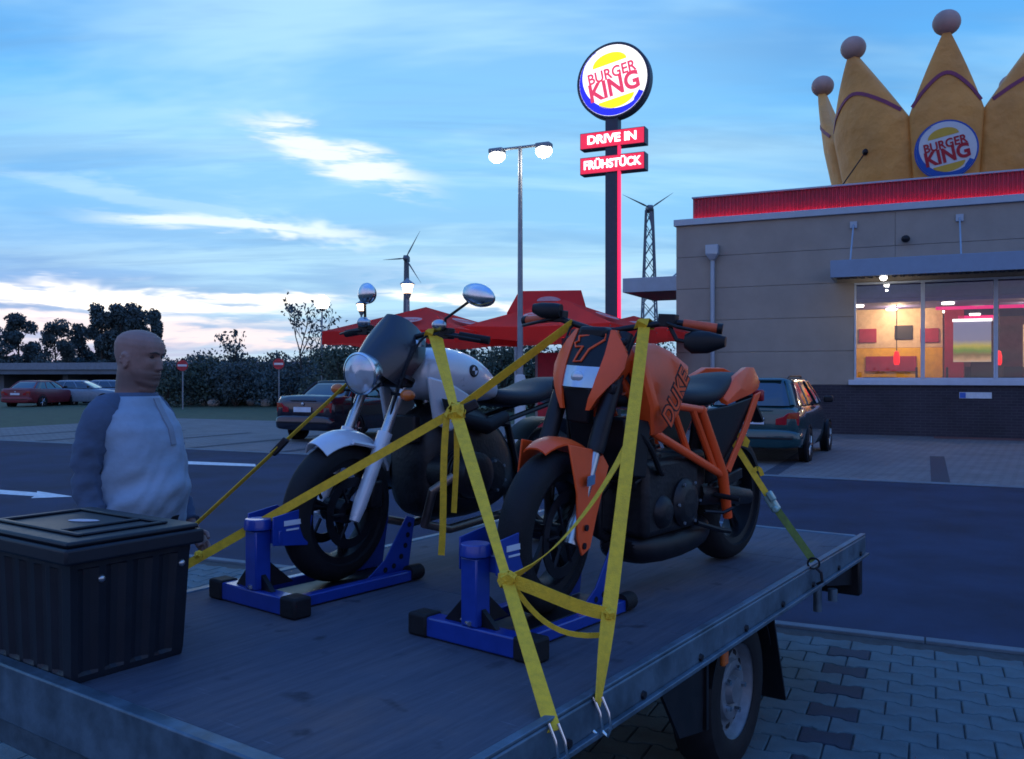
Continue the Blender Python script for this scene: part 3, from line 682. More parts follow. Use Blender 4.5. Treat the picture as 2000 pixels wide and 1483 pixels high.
# ---------------------------------------------------------------- street lamps
mat('lamp_post', (0.22, 0.25, 0.28), 0.5, 0.4)
dl = empty('street_lamp', px(1016, HORIZON, 18.0) - Vector((0, 0, 1.6)), R_ANG, 'tall double headed street lamp with pale sleeve at its foot behind the motorcycles', 'street lamp')
MB().tube([(0, 0, 0.9), (0, 0, 3.2), (0, 0, 6.26)], [0.065, 0.055, 0.04], 12).build('post', 'lamp_post', dl)
MB().lathe([(0.11, -0.05), (0.11, 1.55), (0.09, 1.62), (0.05, 1.64)], (0, 0, 0), (0, 0, 1), 14).build('sleeve', mat('sleeve_white', (0.45, 0.48, 0.5), 0.7), dl)
MB().tube([(-0.46, 0, 6.24), (0.46, 0, 6.24)], 0.03, 8).build('arm', 'lamp_post', dl)
for sx in (-1, 1):
    h = MB().b2((sx * 0.52 - 0.16, -0.11, 6.16), (sx * 0.52 + 0.16, 0.11, 6.27)).build('lamp_head', 'lamp_post', dl, bevel=0.03)
    MB().ell((sx * 0.52, 0, 6.11), (0.17, 0.13, 0.13), 16, 10).build('lamp_glass', 'lamp_white', h)
    ld = bpy.data.lights.new('lamp_glow', 'POINT'); ld.energy = 25; ld.color = (1, 0.9, 0.75); ld.shadow_soft_size = 0.12
    lo = bpy.data.objects.new('lamp_glow', ld); C.objects.link(lo); lo.parent = h; lo.location = (sx * 0.52, 0, 5.9)
def ball_lamp(u, v, Y, r, label, m, kind):
    top = px(u, v, Y); root = empty('lantern' if kind else 'street_lamp', (top.x, top.y, 0), R_ANG, label, 'street lamp')
    z = top.z
    MB().tube([(0, 0, -0.05), (0, 0, 0.8), (0, 0, z - r * 0.9)], [0.07, 0.05, 0.035], 10).build('post', 'lamp_post', root)
    if kind:
        MB().lathe([(0.03, -1.25 * r), (0.45 * r, -1.1 * r), (0.62 * r, -0.8 * r), (0.95 * r, 0.55 * r), (0.4 * r, 0.95 * r), (0.001, 1.0 * r)], (0, 0, z), (0, 0, 1), 8).build('lantern_glass', m, root, sharp=20)
        MB().lathe([(1.25 * r, 0.56 * r), (1.15 * r, 0.75 * r), (0.35 * r, 1.3 * r), (0.12 * r, 1.6 * r), (0.001, 1.62 * r)], (0, 0, z), (0, 0, 1), 8).build('lantern_cap', 'lamp_post', root, sharp=20)
        MB().lathe([(0.03, -1.9 * r), (0.5 * r, -1.3 * r), (0.66 * r, -0.82 * r), (0.6 * r, -0.80 * r)], (0, 0, z), (0, 0, 1), 8).build('lantern_foot', 'lamp_post', root, sharp=20)
    else:
        MB().ell((0, 0, z), (r, r, r), 18, 12).build('lamp_globe', m, root)
        MB().lathe([(0.05, -1.25 * r), (0.6 * r, -0.85 * r), (0.1, -0.75 * r)], (0, 0, z), (0, 0, 1), 12).build('lamp_cup', 'lamp_post', root)
    return root
ball_lamp(629, 591, 40, 0.33, 'single globe lamp on thin post left of the left red parasol', 'lamp_white', 0)
ball_lamp(796, 563, 24, 0.17, 'nearer taller lantern with glowing glass rising behind the left parasol', 'lamp_orange', 1)
ball_lamp(706, 600, 32, 0.17, 'farther smaller lantern with glowing glass over the left end of the parasol', 'lamp_orange', 1)

# ---------------------------------------------------------------- parasols and pavilion
mat('parasol_red', (0.90, 0.04, 0.03), 0.7, var=0.1, scale=1.5, bump=0.1, bscale=3)
def add_translucent(m, col, f):
    nt = m.node_tree; N = nt.nodes; L = nt.links; tr = N.new('ShaderNodeBsdfTranslucent'); tr.inputs[0].default_value = (*col, 1)
    mx = N.new('ShaderNodeMixShader'); mx.inputs[0].default_value = f
    L.new(N['Principled BSDF'].outputs[0], mx.inputs[1]); L.new(tr.outputs[0], mx.inputs[2]); L.new(mx.outputs[0], N['Material Output'].inputs[0])
add_translucent(MATS['parasol_red'], (0.95, 0.07, 0.06), 0.6)
mat('parasol_print', (0.62, 0.45, 0.45), 0.7, var=0.1)
add_translucent(MATS['parasol_print'], (0.8, 0.6, 0.6), 0.4)
mat('print_red', (0.6, 0.08, 0.08), 0.7)
def parasol(u, v, Y, half, h, val, label, rz=R_ANG):
    ap = px(u, v, Y); root = empty('parasol', (ap.x, ap.y, 0), rz, label, 'parasol', 'red parasols on the terrace'); zt = ap.z; ze = zt - h
    cn = [Vector((sx * half, sy * half, ze)) for sx, sy in ((-1, -1), (1, -1), (1, 1), (-1, 1))]
    apx = Vector((0, 0, zt))
    for q in range(4):
        a, b = cn[q], cn[(q + 1) % 4]; n = 8; rows = []
        for i in range(n + 1):
            t = i / n; l, r_ = apx.lerp(a, t), apx.lerp(b, t)
            row = []
            for j in range(9):
                w = j / 8; p = l.lerp(r_, w); sag = 0.10 * math.sin(math.pi * t) + 0.05 * t * math.sin(math.pi * w)
                row.append(p - Vector((0, 0, sag * math.sin(math.pi * w) * 0.8)))
            rows.append(row)
        rows.append([p - Vector((0, 0, val * (0.92 + 0.08 * math.cos(j * 1.7)))) for j, p in enumerate(rows[-1])])
        c = MB().loft(rows, False, False).build('canopy_panel', 'parasol_red', root, sharp=50)
        # oval print on the slope
        mid = (a + b) / 2; ctr = apx.lerp(mid, 0.62); ex = (b - a).normalized(); ey = (apx - mid).normalized()
        ez = ex.cross(ey)
        if ez.z < 0: ez = -ez
        mm = Matrix((ex, ey, ez)).transposed().to_4x4(); mm.translation = ctr + ez * 0.012
        MB().add([mm @ Vector((0.52 * math.cos(t), 0.24 * math.sin(t) , 0)) for t in [2 * math.pi * i / 28 for i in range(28)]], [tuple(range(28))]).build('logo_print', 'parasol_print', c, smooth=False)
        tm = text_mb('BURGER KING', 0.13, 0.0005, 0.003).xf(mm @ Matrix.Translation((0, 0, 0.006))); tm.build('print_lettering', 'print_red', c, smooth=False)
    MB().tube([(0, 0, 0.06), (0, 0, zt - 0.05)], 0.035, 10).build('pole', 'lamp_post', root)
    MB().box((0, 0, 0.04), (0.7, 0.7, 0.1)).build('base', 'kerb_concrete', root, bevel=0.02)
    for c_ in cn: MB().tube([Vector((0, 0, zt - 0.12)), c_ - Vector((0, 0, 0.06))], 0.015, 6).build('rib', 'lamp_post', root)
    return root
parasol(832, 600, 21.0, 1.72, 0.62, 0.30, 'left red parasol with pale oval prints beneath the taller lantern')
parasol(1100, 585, 20.6, 1.74, 0.68, 0.32, 'large middle red parasol with pale oval print behind the lamp post')
parasol(1238, 617, 25.5, 1.35, 0.45, 0.28, 'small far red parasol beside the pylon pole')
pv = empty('pavilion', px(1072, HORIZON, 28.0) - Vector((0, 0, 1.6)), rad(-8), 'red gable roofed pavilion behind the middle parasol', 'pavilion')
zr, zeav = 4.30, 3.55
MB().add([(-0.95, 0, zr), (1.02, 0, zr), (1.2, -0.95, zeav), (-1.2, -0.95, zeav), (-0.95, 0, zr - 0.06), (1.02, 0, zr - 0.06), (1.2, -0.95, zeav - 0.06), (-1.2, -0.95, zeav - 0.06)], [(0, 1, 2, 3), (4, 7, 6, 5), (3, 2, 6, 7), (0, 3, 7, 4), (1, 5, 6, 2)]).build('roof_slope', 'parasol_red', pv)
MB().add([(-0.95, 0.01, zr), (1.02, 0.01, zr), (1.2, 0.95, zeav), (-1.2, 0.95, zeav), (-0.95, 0.01, zr - 0.06), (1.02, 0.01, zr - 0.06), (1.2, 0.95, zeav - 0.06), (-1.2, 0.95, zeav - 0.06)], [(0, 1, 2, 3), (4, 7, 6, 5), (3, 2, 6, 7), (0, 3, 7, 4), (1, 5, 6, 2)]).build('roof_slope', 'parasol_red', pv)
MB().prism([(1.0, 0, zr - 0.07), (1.15, -0.9, zeav - 0.03), (1.15, 0.9, zeav - 0.03)], (-0.04, 0, 0)).build('gable', 'room_red', pv)
MB().add([Vector((0.38 * math.cos(t) + 0.05, -0.47 - 0.16 * math.sin(t) * 1.0, 3.935 + 0.126 * math.sin(t))) for t in [2 * math.pi * i / 24 for i in range(24)]], [tuple(range(24))]).build('logo_print', 'parasol_print', pv, smooth=False)
for sx in (-1, 1):
    for sy in (-1, 1): MB().tube([(sx * 0.95, sy * 0.75, -0.05), (sx * 0.95, sy * 0.75, zeav + 0.1)], 0.05, 8).build('post', 'lamp_post', pv)
# wind screens round the terrace
for k, (s0, s1) in enumerate(((-9.4, -7.6), (-7.5, -5.7))):
    pass
def screen(u0, u1, Y, ztop, label):
    a, b = px(u0, HORIZON, Y), px(u1, HORIZON, Y); c = (a + b) / 2; w = (b - a).length
    r_ = empty('wind_screen', (c.x, c.y, 0), R_ANG * 0.3, label, 'screen')
    MB().b2((-w / 2, -0.02, 0.15), (w / 2, 0.02, ztop)).build('panel', 'room_red', r_)
    for sx in (-1, 1): MB().b2((sx * w / 2 - 0.03, -0.03, -0.05), (sx * w / 2 + 0.03, 0.03, ztop + 0.05)).build('post', 'lamp_post', r_)
screen(1048, 1102, 22.6, 2.2, 'dark red wind screen panel under the middle parasol')

# ---------------------------------------------------------------- wind turbines
mat('turbine_grey', (0.10, 0.12, 0.15), 0.6)
def turbine(u, v, Y, blades, lattice, label, w0, w1):
    hub = px(u, v, Y); H = hub.z; s = Y / F_PX
    root = empty('wind_turbine', (hub.x, hub.y, 0), 0, label, 'wind turbine')
    if lattice:
        tw = MB(); 
        for sx in (-1, 1):
            for sy in (-1, 1): tw.tube([(sx * w1, sy * w1, 0), (sx * w0, sy * w0, H)], 0.28 , 6)
        n = 11
        for i in range(n):
            z0, z1 = H * i / n, H * (i + 1) / n
            for sx, sy, ax in ((1, -1, 0), (1, 1, 0), (1, 1, 1), (-1, 1, 1)):
                ra, rb = w1 + (w0 - w1) * i / n, w1 + (w0 - w1) * (i + 1) / n
                if ax == 0: tw.tube([(-ra, sy * ra, z0), (rb, sy * rb, z1)], 0.12, 4).tube([(ra, sy * ra, z0), (-rb, sy * rb, z1)], 0.12, 4)
                else: tw.tube([(sx * ra, -ra, z0), (sx * rb, rb, z1)], 0.12, 4)
        tw.build('lattice_tower', 'turbine_grey', root)
    else:
        MB().tube([(0, 0, 0), (0, 0, H)], [w1, w0], 14).build('tower', 'turbine_grey', root)
    MB().box((0, 0.5, H + 0.3), (1.9, 5.0, 2.0)).build('nacelle', 'turbine_grey', root, bevel=0.3)
    hb = MB().ell((0, -2.8, H), (1.0, 1.2, 1.0), 12, 8).build('hub', 'turbine_grey', root)
    for du, dv in blades:
        e = Vector((du * s, -2.8, H - dv * s)); o = Vector((0, -2.8, H)); d = e - o
        pts = [o + d * t for t in (0, 0.12, 0.25, 0.6, 1.0)]
        MB().tube(pts, [0.45, 0.5, 0.75, 0.45, 0.1], 8, flat=0.35).build('blade', 'turbine_grey', hb)
turbine(1268, 410, 300, [(-54, -26), (44, -30), (6, 62)], True, 'wind turbine on a lattice tower right of the pylon', 1.1, 3.0)
turbine(794, 507, 320, [(28, -53), (-44, 3), (30, 48)], False, 'wind turbine on a slim tubular tower behind the lantern', 0.9, 1.5)

# ---------------------------------------------------------------- vegetation
mat('leaf_dark', (0.05, 0.082, 0.086), 0.8, var=0.45, scale=0.7)
mat('leaf_mid', (0.05, 0.08, 0.06), 0.8, var=0.45, scale=0.7)
mat('bark', (0.05, 0.045, 0.04), 0.9, var=0.3, scale=4)
def leaf_cloud(mb, rnd, clumps, n, size):
    for c, r in clumps:
        for _ in range(n):
            d = Vector((rnd.gauss(0, 1), rnd.gauss(0, 1), rnd.gauss(0, 1))).normalized() * (rnd.random() ** 0.45)
            p = Vector(c) + Vector((d.x * r[0], d.y * r[1], d.z * r[2]))
            a = Vector((rnd.gauss(0, 1), rnd.gauss(0, 1), rnd.gauss(0, 0.6))).normalized(); b = a.orthogonal().normalized()
            b = Matrix.Rotation(rnd.uniform(0, 6.28), 3, a) @ b; c_ = a.cross(b); s = size * rnd.uniform(0.6, 1.3)
            mb.add([p - b * s, p + c_ * s * 0.5, p + b * s, p - c_ * s * 0.5], [(0, 1, 2, 3)])
def tree(p, H, R, seed, label, m='leaf_dark', narrow=1.0, base=0.03, group='trees on the left skyline'):
    rnd = random.Random(seed); root = empty('tree', (p.x, p.y, 0), rnd.uniform(0, 6), label, 'tree', group)
    tr = MB().tube([(0, 0, -0.1), (0.1, 0, H * 0.4), (0, 0.1, H * 0.9)], [0.02 * H, 0.014 * H, 0.004 * H], 8)
    clumps = []
    for i in range(21):
        t = base + (1 - base) * (i + rnd.random()) / 21; z = H * t
        w = R * (0.45 + 0.75 * math.sin(math.pi * min(1, t * 0.95 + 0.12)) ) * rnd.uniform(0.6, 1.15); an = rnd.uniform(0, 6.28)
        q = (math.cos(an) * w * 0.62, math.sin(an) * w * 0.62, z)
        clumps.append((q, (R * 0.42 * rnd.uniform(0.7, 1.2), R * 0.42 * rnd.uniform(0.7, 1.2), H * 0.085 * rnd.uniform(0.8, 1.4))))
        tr.tube([(0.05, 0, z * 0.75), q], [0.006 * H, 0.002 * H], 5)
    tr.build('trunk', 'bark', root)
    lv = MB(); leaf_cloud(lv, rnd, clumps, 300, 0.023 * H); lv.build('crown', m, root, smooth=False)
    return root
tl = [(22, 655, 0.9, 'rightly'), ]
for k, (u, v, Y, R, lab) in enumerate(((-40, 640, 82, 3.0, 'dark leafy tree cut by the left edge of the view'), (38, 618, 85, 2.2, 'double topped dark tree near the left edge'), (108, 633, 84, 2.0, 'shorter rounded tree second from the left'),
        (160, 640, 90, 1.9, 'low tree in the gap left of the tall poplar'), (198, 602, 86, 1.7, 'tall narrow poplar left of the bald man'), (238, 600, 87, 1.8, 'tall tree just above the bald man'), (268, 600, 88, 2.0, 'broad top tree right above the bald man'), (296, 612, 92, 1.5, 'loose topped tree right of the bald man head'), (230, 650, 95, 3.4, 'wide low tree behind the poplars'))):
    g = px(u, v, Y); tree(g, g.z, R, 11 + k, lab)
def bare_tree(p, H, seed, label):
    rnd = random.Random(seed); root = empty('bare_tree', (p.x, p.y, 0), 0, label, 'tree', 'sparse trees above the shrubs')
    mb = MB(); tips = []
    def br(o, d, L, r, lev):
        e = o + d * L; mb.tube([o, (o + e) / 2 + Vector((rnd.gauss(0, .03), rnd.gauss(0, .03), 0)) * L, e], [r, r * 0.8, r * 0.55], 6)
        tips.append(e)
        if lev == 0: return
        for _ in range(rnd.choice((3, 4)) if lev > 1 else 3):
            t = rnd.uniform(0.35, 1.0); nd = (d + Vector((rnd.gauss(0, .45), rnd.gauss(0, .45), rnd.uniform(0, .5)))).normalized()
            br(o + d * L * t, nd, L * rnd.uniform(0.45, 0.7), r * 0.5, lev - 1)
    br(Vector((0, 0, -0.1)), Vector((0.03, 0, 1)).normalized(), H * 0.52, 0.012 * H, 3)
    mb.build('trunk', 'bark', root)
    lv = MB(); leaf_cloud(lv, rnd, [(t, (0.35, 0.35, 0.35)) for t in rnd.sample(tips, min(len(tips), 60))], 4, 0.13); lv.build('crown', 'leaf_dark', root, smooth=False)
for u, v, Y, lab in ((455, 628, 50, 'sparse young tree left of the bare tree'), (582, 572, 48, 'tall sparsely leaved tree left of the globe lamp'), (610, 600, 52, 'thin sparse tree beside the globe lamp post')):
    g = px(u, v, Y); bare_tree(g, g.z, int(u), lab)
def shrub(p, H, R, seed, label, group, m='leaf_mid'):
    rnd = random.Random(seed); root = empty('shrub', (p.x, p.y, -0.05), rnd.uniform(0, 6), label, 'shrub', group)
    st = MB()
    for _ in range(7): st.tube([(0, 0, 0), (rnd.gauss(0, R * .4), rnd.gauss(0, R * .4), H * 0.7)], [0.05, 0.02], 5)
    st.build('stem', 'bark', root)
    cl = [((rnd.gauss(0, R * .42), rnd.gauss(0, R * .42), H * rnd.uniform(0.15, 0.82)), (R * 0.5, R * 0.5, H * 0.2)) for _ in range(15)]
    lv = MB(); leaf_cloud(lv, rnd, cl, 150, 0.10 if R < 3 else 0.28); lv.build('foliage', m, root, smooth=False)
for k in range(15):
    u = 330 + k * 26; Y = 47 + (k * 7 % 5) * 1.1
    g = px(u, 700 - (k * 13 % 7) * 3.2, Y); shrub(g, g.z, 1.9, 50 + k, 'dark leafy shrub in the dense hedge beside the grass verge', 'hedge shrubs left of the parasols', 'leaf_dark' if k % 3 else 'leaf_mid')
for k in range(16):
    u = 660 + k * 42; Y = 40 + (k * 5 % 4) * 1.2
    g = px(u, 664 - (k * 11 % 5) * 3, Y); shrub(g, g.z, 1.9, 90 + k, 'green shrub in the hedge seen beneath the red parasols', 'hedge shrubs behind the parasols')
for k in range(16):
    u = -80 + k * 60; g = px(u, 688 + (k * 5 % 4) * 4, 135 + k * 3 % 9); shrub(g, g.z, 5.5, 130 + k, 'far dark shrub on the horizon behind the bridge', 'far shrubs on the horizon', 'leaf_dark')
for k in range(9):
    q = gnd(345 + k * 24 + (k * 37 % 11), 789 + (k * 5 % 4) * 1.5); rnd = random.Random(k)
    mb = MB().ell((0, 0, 0.16), (0.34, 0.26, 0.22), 10, 7); mb.v = [p * (1 + rnd.uniform(-.16, .16)) for p in mb.v]
    o = mb.build('boulder', mat('boulder_stone', (0.38, 0.34, 0.30), 0.9), sharp=25); o.location = (q.x, q.y, 0); o.rotation_euler = (0, 0, k * 1.3)
    tag(o, 'small pale boulder in the row along the hedge foot', 'boulder', 'boulders along the hedge')

# ---------------------------------------------------------------- bridge, signs
mat('bridge_concrete', (0.11, 0.14, 0.17), 0.85, var=0.15, scale=0.5); mat('bridge_rail', (0.16, 0.2, 0.24), 0.6)
A, Bp = px(-420, HORIZON, 75), px(760, HORIZON, 60); ang = math.atan2(Bp.y - A.y, Bp.x - A.x); Ln = (Bp - A).length
bd = empty('road_bridge', (A.x, A.y, 0), ang, 'low concrete road bridge with pale parapet crossing behind the bald man', 'bridge')
dk = MB().b2((0, 0, 1.75), (Ln, 7, 2.15)).build('deck', 'bridge_concrete', bd)
MB().b2((0, -0.12, 2.10), (Ln, -0.001, 2.62)).build('parapet', 'bridge_rail', bd)
MB().b2((0, 5.5, -0.1), (Ln, 5.6, 1.745)).build('underdeck_shade', 'dark_soffit', bd)  # dark sheet standing in for the shade beneath the deck
for k in range(9):
    x = Ln * (k + 0.5) / 9; MB().b2((x - 0.25, 1.2, -0.1), (x + 0.25, 4.4, 1.745)).build('pier', 'bridge_concrete', bd)
mat('sign_red', (0.42, 0.02, 0.03), 0.5, var=0.05); mat('sign_white', (0.6, 0.62, 0.66), 0.5, var=0.03)
def no_entry(u, v, Y, label):
    c = px(u, v, Y); root = empty('no_entry_sign', (c.x, c.y, 0), 0, label, 'traffic sign')
    MB().tube([(0, 0, -0.1), (0, 0, c.z + 0.1)], 0.035, 8).build('post', 'lamp_post', root)
    d = MB().lathe([(0.001, -0.02), (0.27, -0.02), (0.27, 0.02), (0.001, 0.02)], (0, -0.05, c.z), (0, 1, 0), 28).build('disc', 'sign_red', root)
    MB().b2((-0.22, -0.079, c.z - 0.05), (0.22, -0.0715, c.z + 0.05)).build('bar', 'sign_white', d)
no_entry(357, 714, 43, 'no entry sign standing right of the bald man'); no_entry(545, 711, 43, 'no entry sign standing above the dark parked car')

# ================================================================ TRAILER
TL, TWD, BZ = 3.90, 2.03, 0.70
trl = empty('flatbed_trailer', T_ORG, -T_ANG, 'flatbed car trailer with plywood deck and galvanised rails carrying two motorcycles', 'trailer')
for y0, y1 in ((0.05, 1.55), (1.553, 3.05), (3.053, TL - 0.05)):
    MB().b2((0.05, y0, BZ - 0.02), (TWD - 0.05, y1, BZ)).build('deck_board', 'plywood', trl, bevel=0.002, seg=1)
def rail(name, lo, hi, par=trl):
    return MB().b2(lo, hi).build(name, 'galvanised', par, bevel=0.006)
rl = rail('side_rail', (TWD - 0.049, 0.0, BZ - 0.105), (TWD, TL, BZ + 0.004)); rail('side_rail', (0, 0, BZ - 0.105), (0.049, TL, BZ + 0.004))
MB().b2((TWD + 0.001, 0.01, BZ - 0.104), (TWD + 0.02, TL - 0.01, BZ - 0.088)).b2((TWD - 0.03, 0.0, BZ + 0.005), (TWD - 0.002, TL, BZ + 0.016)).build('rail_lip', 'galvanised', rl, bevel=0.003)
rail('front_rail', (0.051, -0.001, BZ - 0.15), (TWD - 0.051, 0.049, BZ + 0.022)); rail('rear_rail', (0.051, TL - 0.049, BZ - 0.105), (TWD - 0.051, TL + 0.001, BZ + 0.004))
rail('front_beam', (0.08, 0.06, BZ - 0.27), (TWD - 0.08, 0.16, BZ - 0.16))
for k in range(9):
    y = 0.25 + k * 0.44
    MB().lathe([(0.001, 0.008), (0.012, 0.008), (0.014, 0.0)], (TWD + 0.001, y, BZ - 0.075), (1, 0, 0), 8).build('rivet', 'dark_metal', rl)
for x in (0.35, 1.64): rail('chassis_beam', (x, 0.05, BZ - 0.16), (x + 0.06, TL - 0.05, BZ - 0.022))
for k in range(6):
    y = 0.4 + 0.62 * k; rail('cross_beam', (0.05, y, BZ - 0.09), (0.349, y + 0.05, BZ - 0.022)); rail('cross_beam', (0.411, y, BZ - 0.09), (1.639, y + 0.05, BZ - 0.022)); rail('cross_beam', (1.701, y, BZ - 0.09), (TWD - 0.05, y + 0.05, BZ - 0.022))
AX = 2.18
MB().tube([(0.25, AX, 0.31), (TWD - 0.25, AX, 0.31)], 0.045, 12).box((0.38, AX - 0.1, 0.44), (0.06, 0.3, 0.2)).box((1.67, AX - 0.1, 0.44), (0.06, 0.3, 0.2)).build('axle', 'dark_metal', trl)
MB().tube([(0.38, 0.9, 0.5), (TWD / 2, -0.15, 0.47)], 0.035, 8).tube([(1.66, 0.9, 0.5), (TWD / 2, -0.15, 0.47)], 0.035, 8).build('drawbar', 'galvanised', trl)
mat('rim_steel', (0.15, 0.18, 0.21), 0.5, 0.3, var=0.2, scale=14)
for x, sg in ((TWD - 0.10, 1), (0.10, -1)):
    tw_ = 0.165; R = 0.312
    wh = MB().lathe([(0.055, -0.028), (0.07, -0.022), (0.10, -0.012), (0.118, -0.016), (0.128, -0.035), (0.172, -0.042), (0.180, -0.03), (0.187, -0.012), (0.197, 0.0), (0.197, -0.15)], (x, AX, R), (sg, 0, 0), 32).lathe([(0.001, 0.0), (0.05, 0.0), (0.062, -0.03)], (x, AX, R), (sg, 0, 0), 20).build('wheel', 'rim_steel', trl)
    MB().lathe([(0.190, 0.004), (0.205, 0.012), (0.25, 0.016), (0.29, 0.008), (0.306, -0.012), (R, -0.03), (R, -0.13), (0.306, -0.15), (0.28, -0.165), (0.2, -0.16)], (x, AX, R), (sg, 0, 0), 40).build('tyre', 'black_rubber', wh)
    hl = MB()
    for k in range(12):
        t = 2 * math.pi * k / 12; c = Vector((x - sg * 0.0375, AX + 0.150 * math.cos(t), R + 0.150 * math.sin(t))); ra_, ta_ = Vector((0, math.cos(t), math.sin(t))), Vector((0, -math.sin(t), math.cos(t)))
        hl.prism([c + ra_ * 0.013 * math.cos(q) + ta_ * 0.022 * math.sin(q) for q in [2 * math.pi * i / 12 for i in range(12)]], Vector((-sg * 0.02, 0, 0)))
    hl.build('vent_holes', 'black_rubber', wh)
    nb = MB()
    for k in range(5):
        t = 2 * math.pi * k / 5; nb.lathe([(0.001, 0.016), (0.012, 0.016), (0.012, -0.02)], (x - sg * 0.012, AX + 0.09 * math.cos(t), R + 0.09 * math.sin(t)), (sg, 0, 0), 6)
    nb.build('wheel_nut', 'chrome', wh)
    # mudguard: arch plate, flap behind, stiff plate in front
    MB().lathe([(0.345, 0.03), (0.352, 0.03), (0.352, -0.2), (0.345, -0.2)], (x - sg * 0.0, AX, R), (sg, 0, 0), 20, arc=(rad(18), rad(162), (0, 1, 0))).build('mudguard', 'black_plastic', trl)
    MB().prism([(x - sg * 0.17, AX + 0.28, 0.56), (x + sg * 0.05, AX + 0.30, 0.56), (x + sg * 0.05, AX + 0.47, 0.14), (x - sg * 0.17, AX + 0.47, 0.14)], (0, 0.012, 0)).build('mud_flap', 'black_plastic', trl)
    MB().prism([(x + sg * 0.02, AX - 0.37, 0.57), (x + sg * 0.02, AX - 0.80, 0.59), (x + sg * 0.02, AX - 0.60, 0.32), (x + sg * 0.02, AX - 0.40, 0.28)], (-sg * 0.012, 0, 0)).b2((x + sg * 0.0 - 0.005, AX - 0.385, 0.28), (x + sg * 0.0 + 0.03, AX - 0.365, 0.585)).build('front_guard', 'dark_metal', trl)
    MB().box((x + sg * 0.065, AX - 0.30, BZ - 0.155), (0.02, 0.05, 0.075)).build('side_reflector', 'orange_lens', trl, bevel=0.008)
for x in (TWD - 0.20, 0.20):
    tl_ = MB().b2((x - 0.17, TL - 0.10, BZ - 0.32), (x + 0.19, TL - 0.03, BZ - 0.108)).build('tail_light', 'black_plastic', trl, bevel=0.01)
    MB().b2((x - 0.15, TL - 0.029, BZ - 0.25), (x + 0.17, TL - 0.015, BZ - 0.125)).build('light_lens', 'red_lens', tl_, bevel=0.005)
MB().tube([(TWD - 0.09, TL - 0.62, BZ - 0.10), (TWD - 0.09, TL - 0.62, BZ - 0.30)], 0.022, 10).tube([(TWD - 0.02, TL - 0.60, BZ - 0.18), (TWD - 0.02, TL - 0.60, BZ - 0.24)], 0.024, 10).build('corner_steady', 'galvanised', trl)
MB().prism([(TWD - 0.3, TL - 0.1, BZ - 0.11), (TWD - 0.05, TL - 0.1, BZ - 0.11), (TWD - 0.05, TL - 0.1, BZ - 0.26), (TWD - 0.3, TL - 0.1, BZ - 0.24)], (0, -0.5, 0.09)).build('light_bracket', 'black_plastic', trl)

# ---------------------------------------------------------------- storage tote
tot = empty('storage_tote', TW(0.46, 0.235, BZ), -T_ANG, 'black ribbed plastic storage tote with closed lid on the trailer front corner', 'storage box')
tx, ty, th = 0.60, 0.40, 0.385
def tote_ring(z, k, rib):
    hx, hy = tx / 2 * k, ty / 2 * k; pts = []
    def side(p0, p1, n, nor):
        for i in range(n):
            t = i / n; p = Vector(p0).lerp(Vector(p1), t)
            d = rib * (1 if (i // 2) % 2 == 1 else 0) if 2 <= i < n - 2 else 0
            pts.append(Vector((p[0] - nor[0] * d, p[1] - nor[1] * d, z)))
    side((-hx, -hy), (hx, -hy), 26, (0, -1)); side((hx, -hy), (hx, hy), 18, (1, 0)); side((hx, hy), (-hx, hy), 26, (0, 1)); side((-hx, hy), (-hx, -hy), 18, (-1, 0))
    return pts
MB().loft([tote_ring(0.002, 0.91, 0.0), tote_ring(0.02, 0.92, 0.0), tote_ring(0.03, 0.925, 0.011), tote_ring(th - 0.05, 0.985, 0.011), tote_ring(th - 0.045, 0.99, 0.0), tote_ring(th, 0.995, 0)], True).build('tub', 'tote_plastic', tot, sharp=25)
lid = MB().b2((-tx / 2 - 0.03, -ty / 2 - 0.03, th - 0.025), (tx / 2 + 0.03, ty / 2 + 0.03, th + 0.022)).b2((-tx / 2 - 0.018, -ty / 2 - 0.018, th + 0.0225), (tx / 2 + 0.018, ty / 2 + 0.018, th + 0.040)).build('lid', 'tote_plastic', tot, bevel=0.016, seg=3)
fr = MB()
for lo, hi in (((-tx / 2 + 0.05, -ty / 2 + 0.05), (tx / 2 - 0.05, -ty / 2 + 0.07)), ((-tx / 2 + 0.05, ty / 2 - 0.07), (tx / 2 - 0.05, ty / 2 - 0.05)), ((-tx / 2 + 0.05, -ty / 2 + 0.07), (-tx / 2 + 0.07, ty / 2 - 0.07)), ((tx / 2 - 0.07, -ty / 2 + 0.07), (tx / 2 - 0.05, ty / 2 - 0.07)), ((-0.01 + 0.12, -ty / 2 + 0.07), (0.01 + 0.12, ty / 2 - 0.07))):
    fr.b2((*lo, th + 0.0405), (*hi, th + 0.049))
fr.build('lid_rib', 'tote_plastic', lid, bevel=0.004)
MB().ell((-0.02, 0.02, th + 0.042), (0.055, 0.02, 0.004), 14, 6, Matrix.Rotation(0.5, 3, 'Z')).build('label', mat('pale_label', (0.5, 0.45, 0.48), 0.6), lid)
for yy in (-0.1, 0.17): MB().ell((tx / 2 - 0.008, yy, 0.3), (0.01, 0.012, 0.012), 10, 6).build('stud', 'alloy', tot)

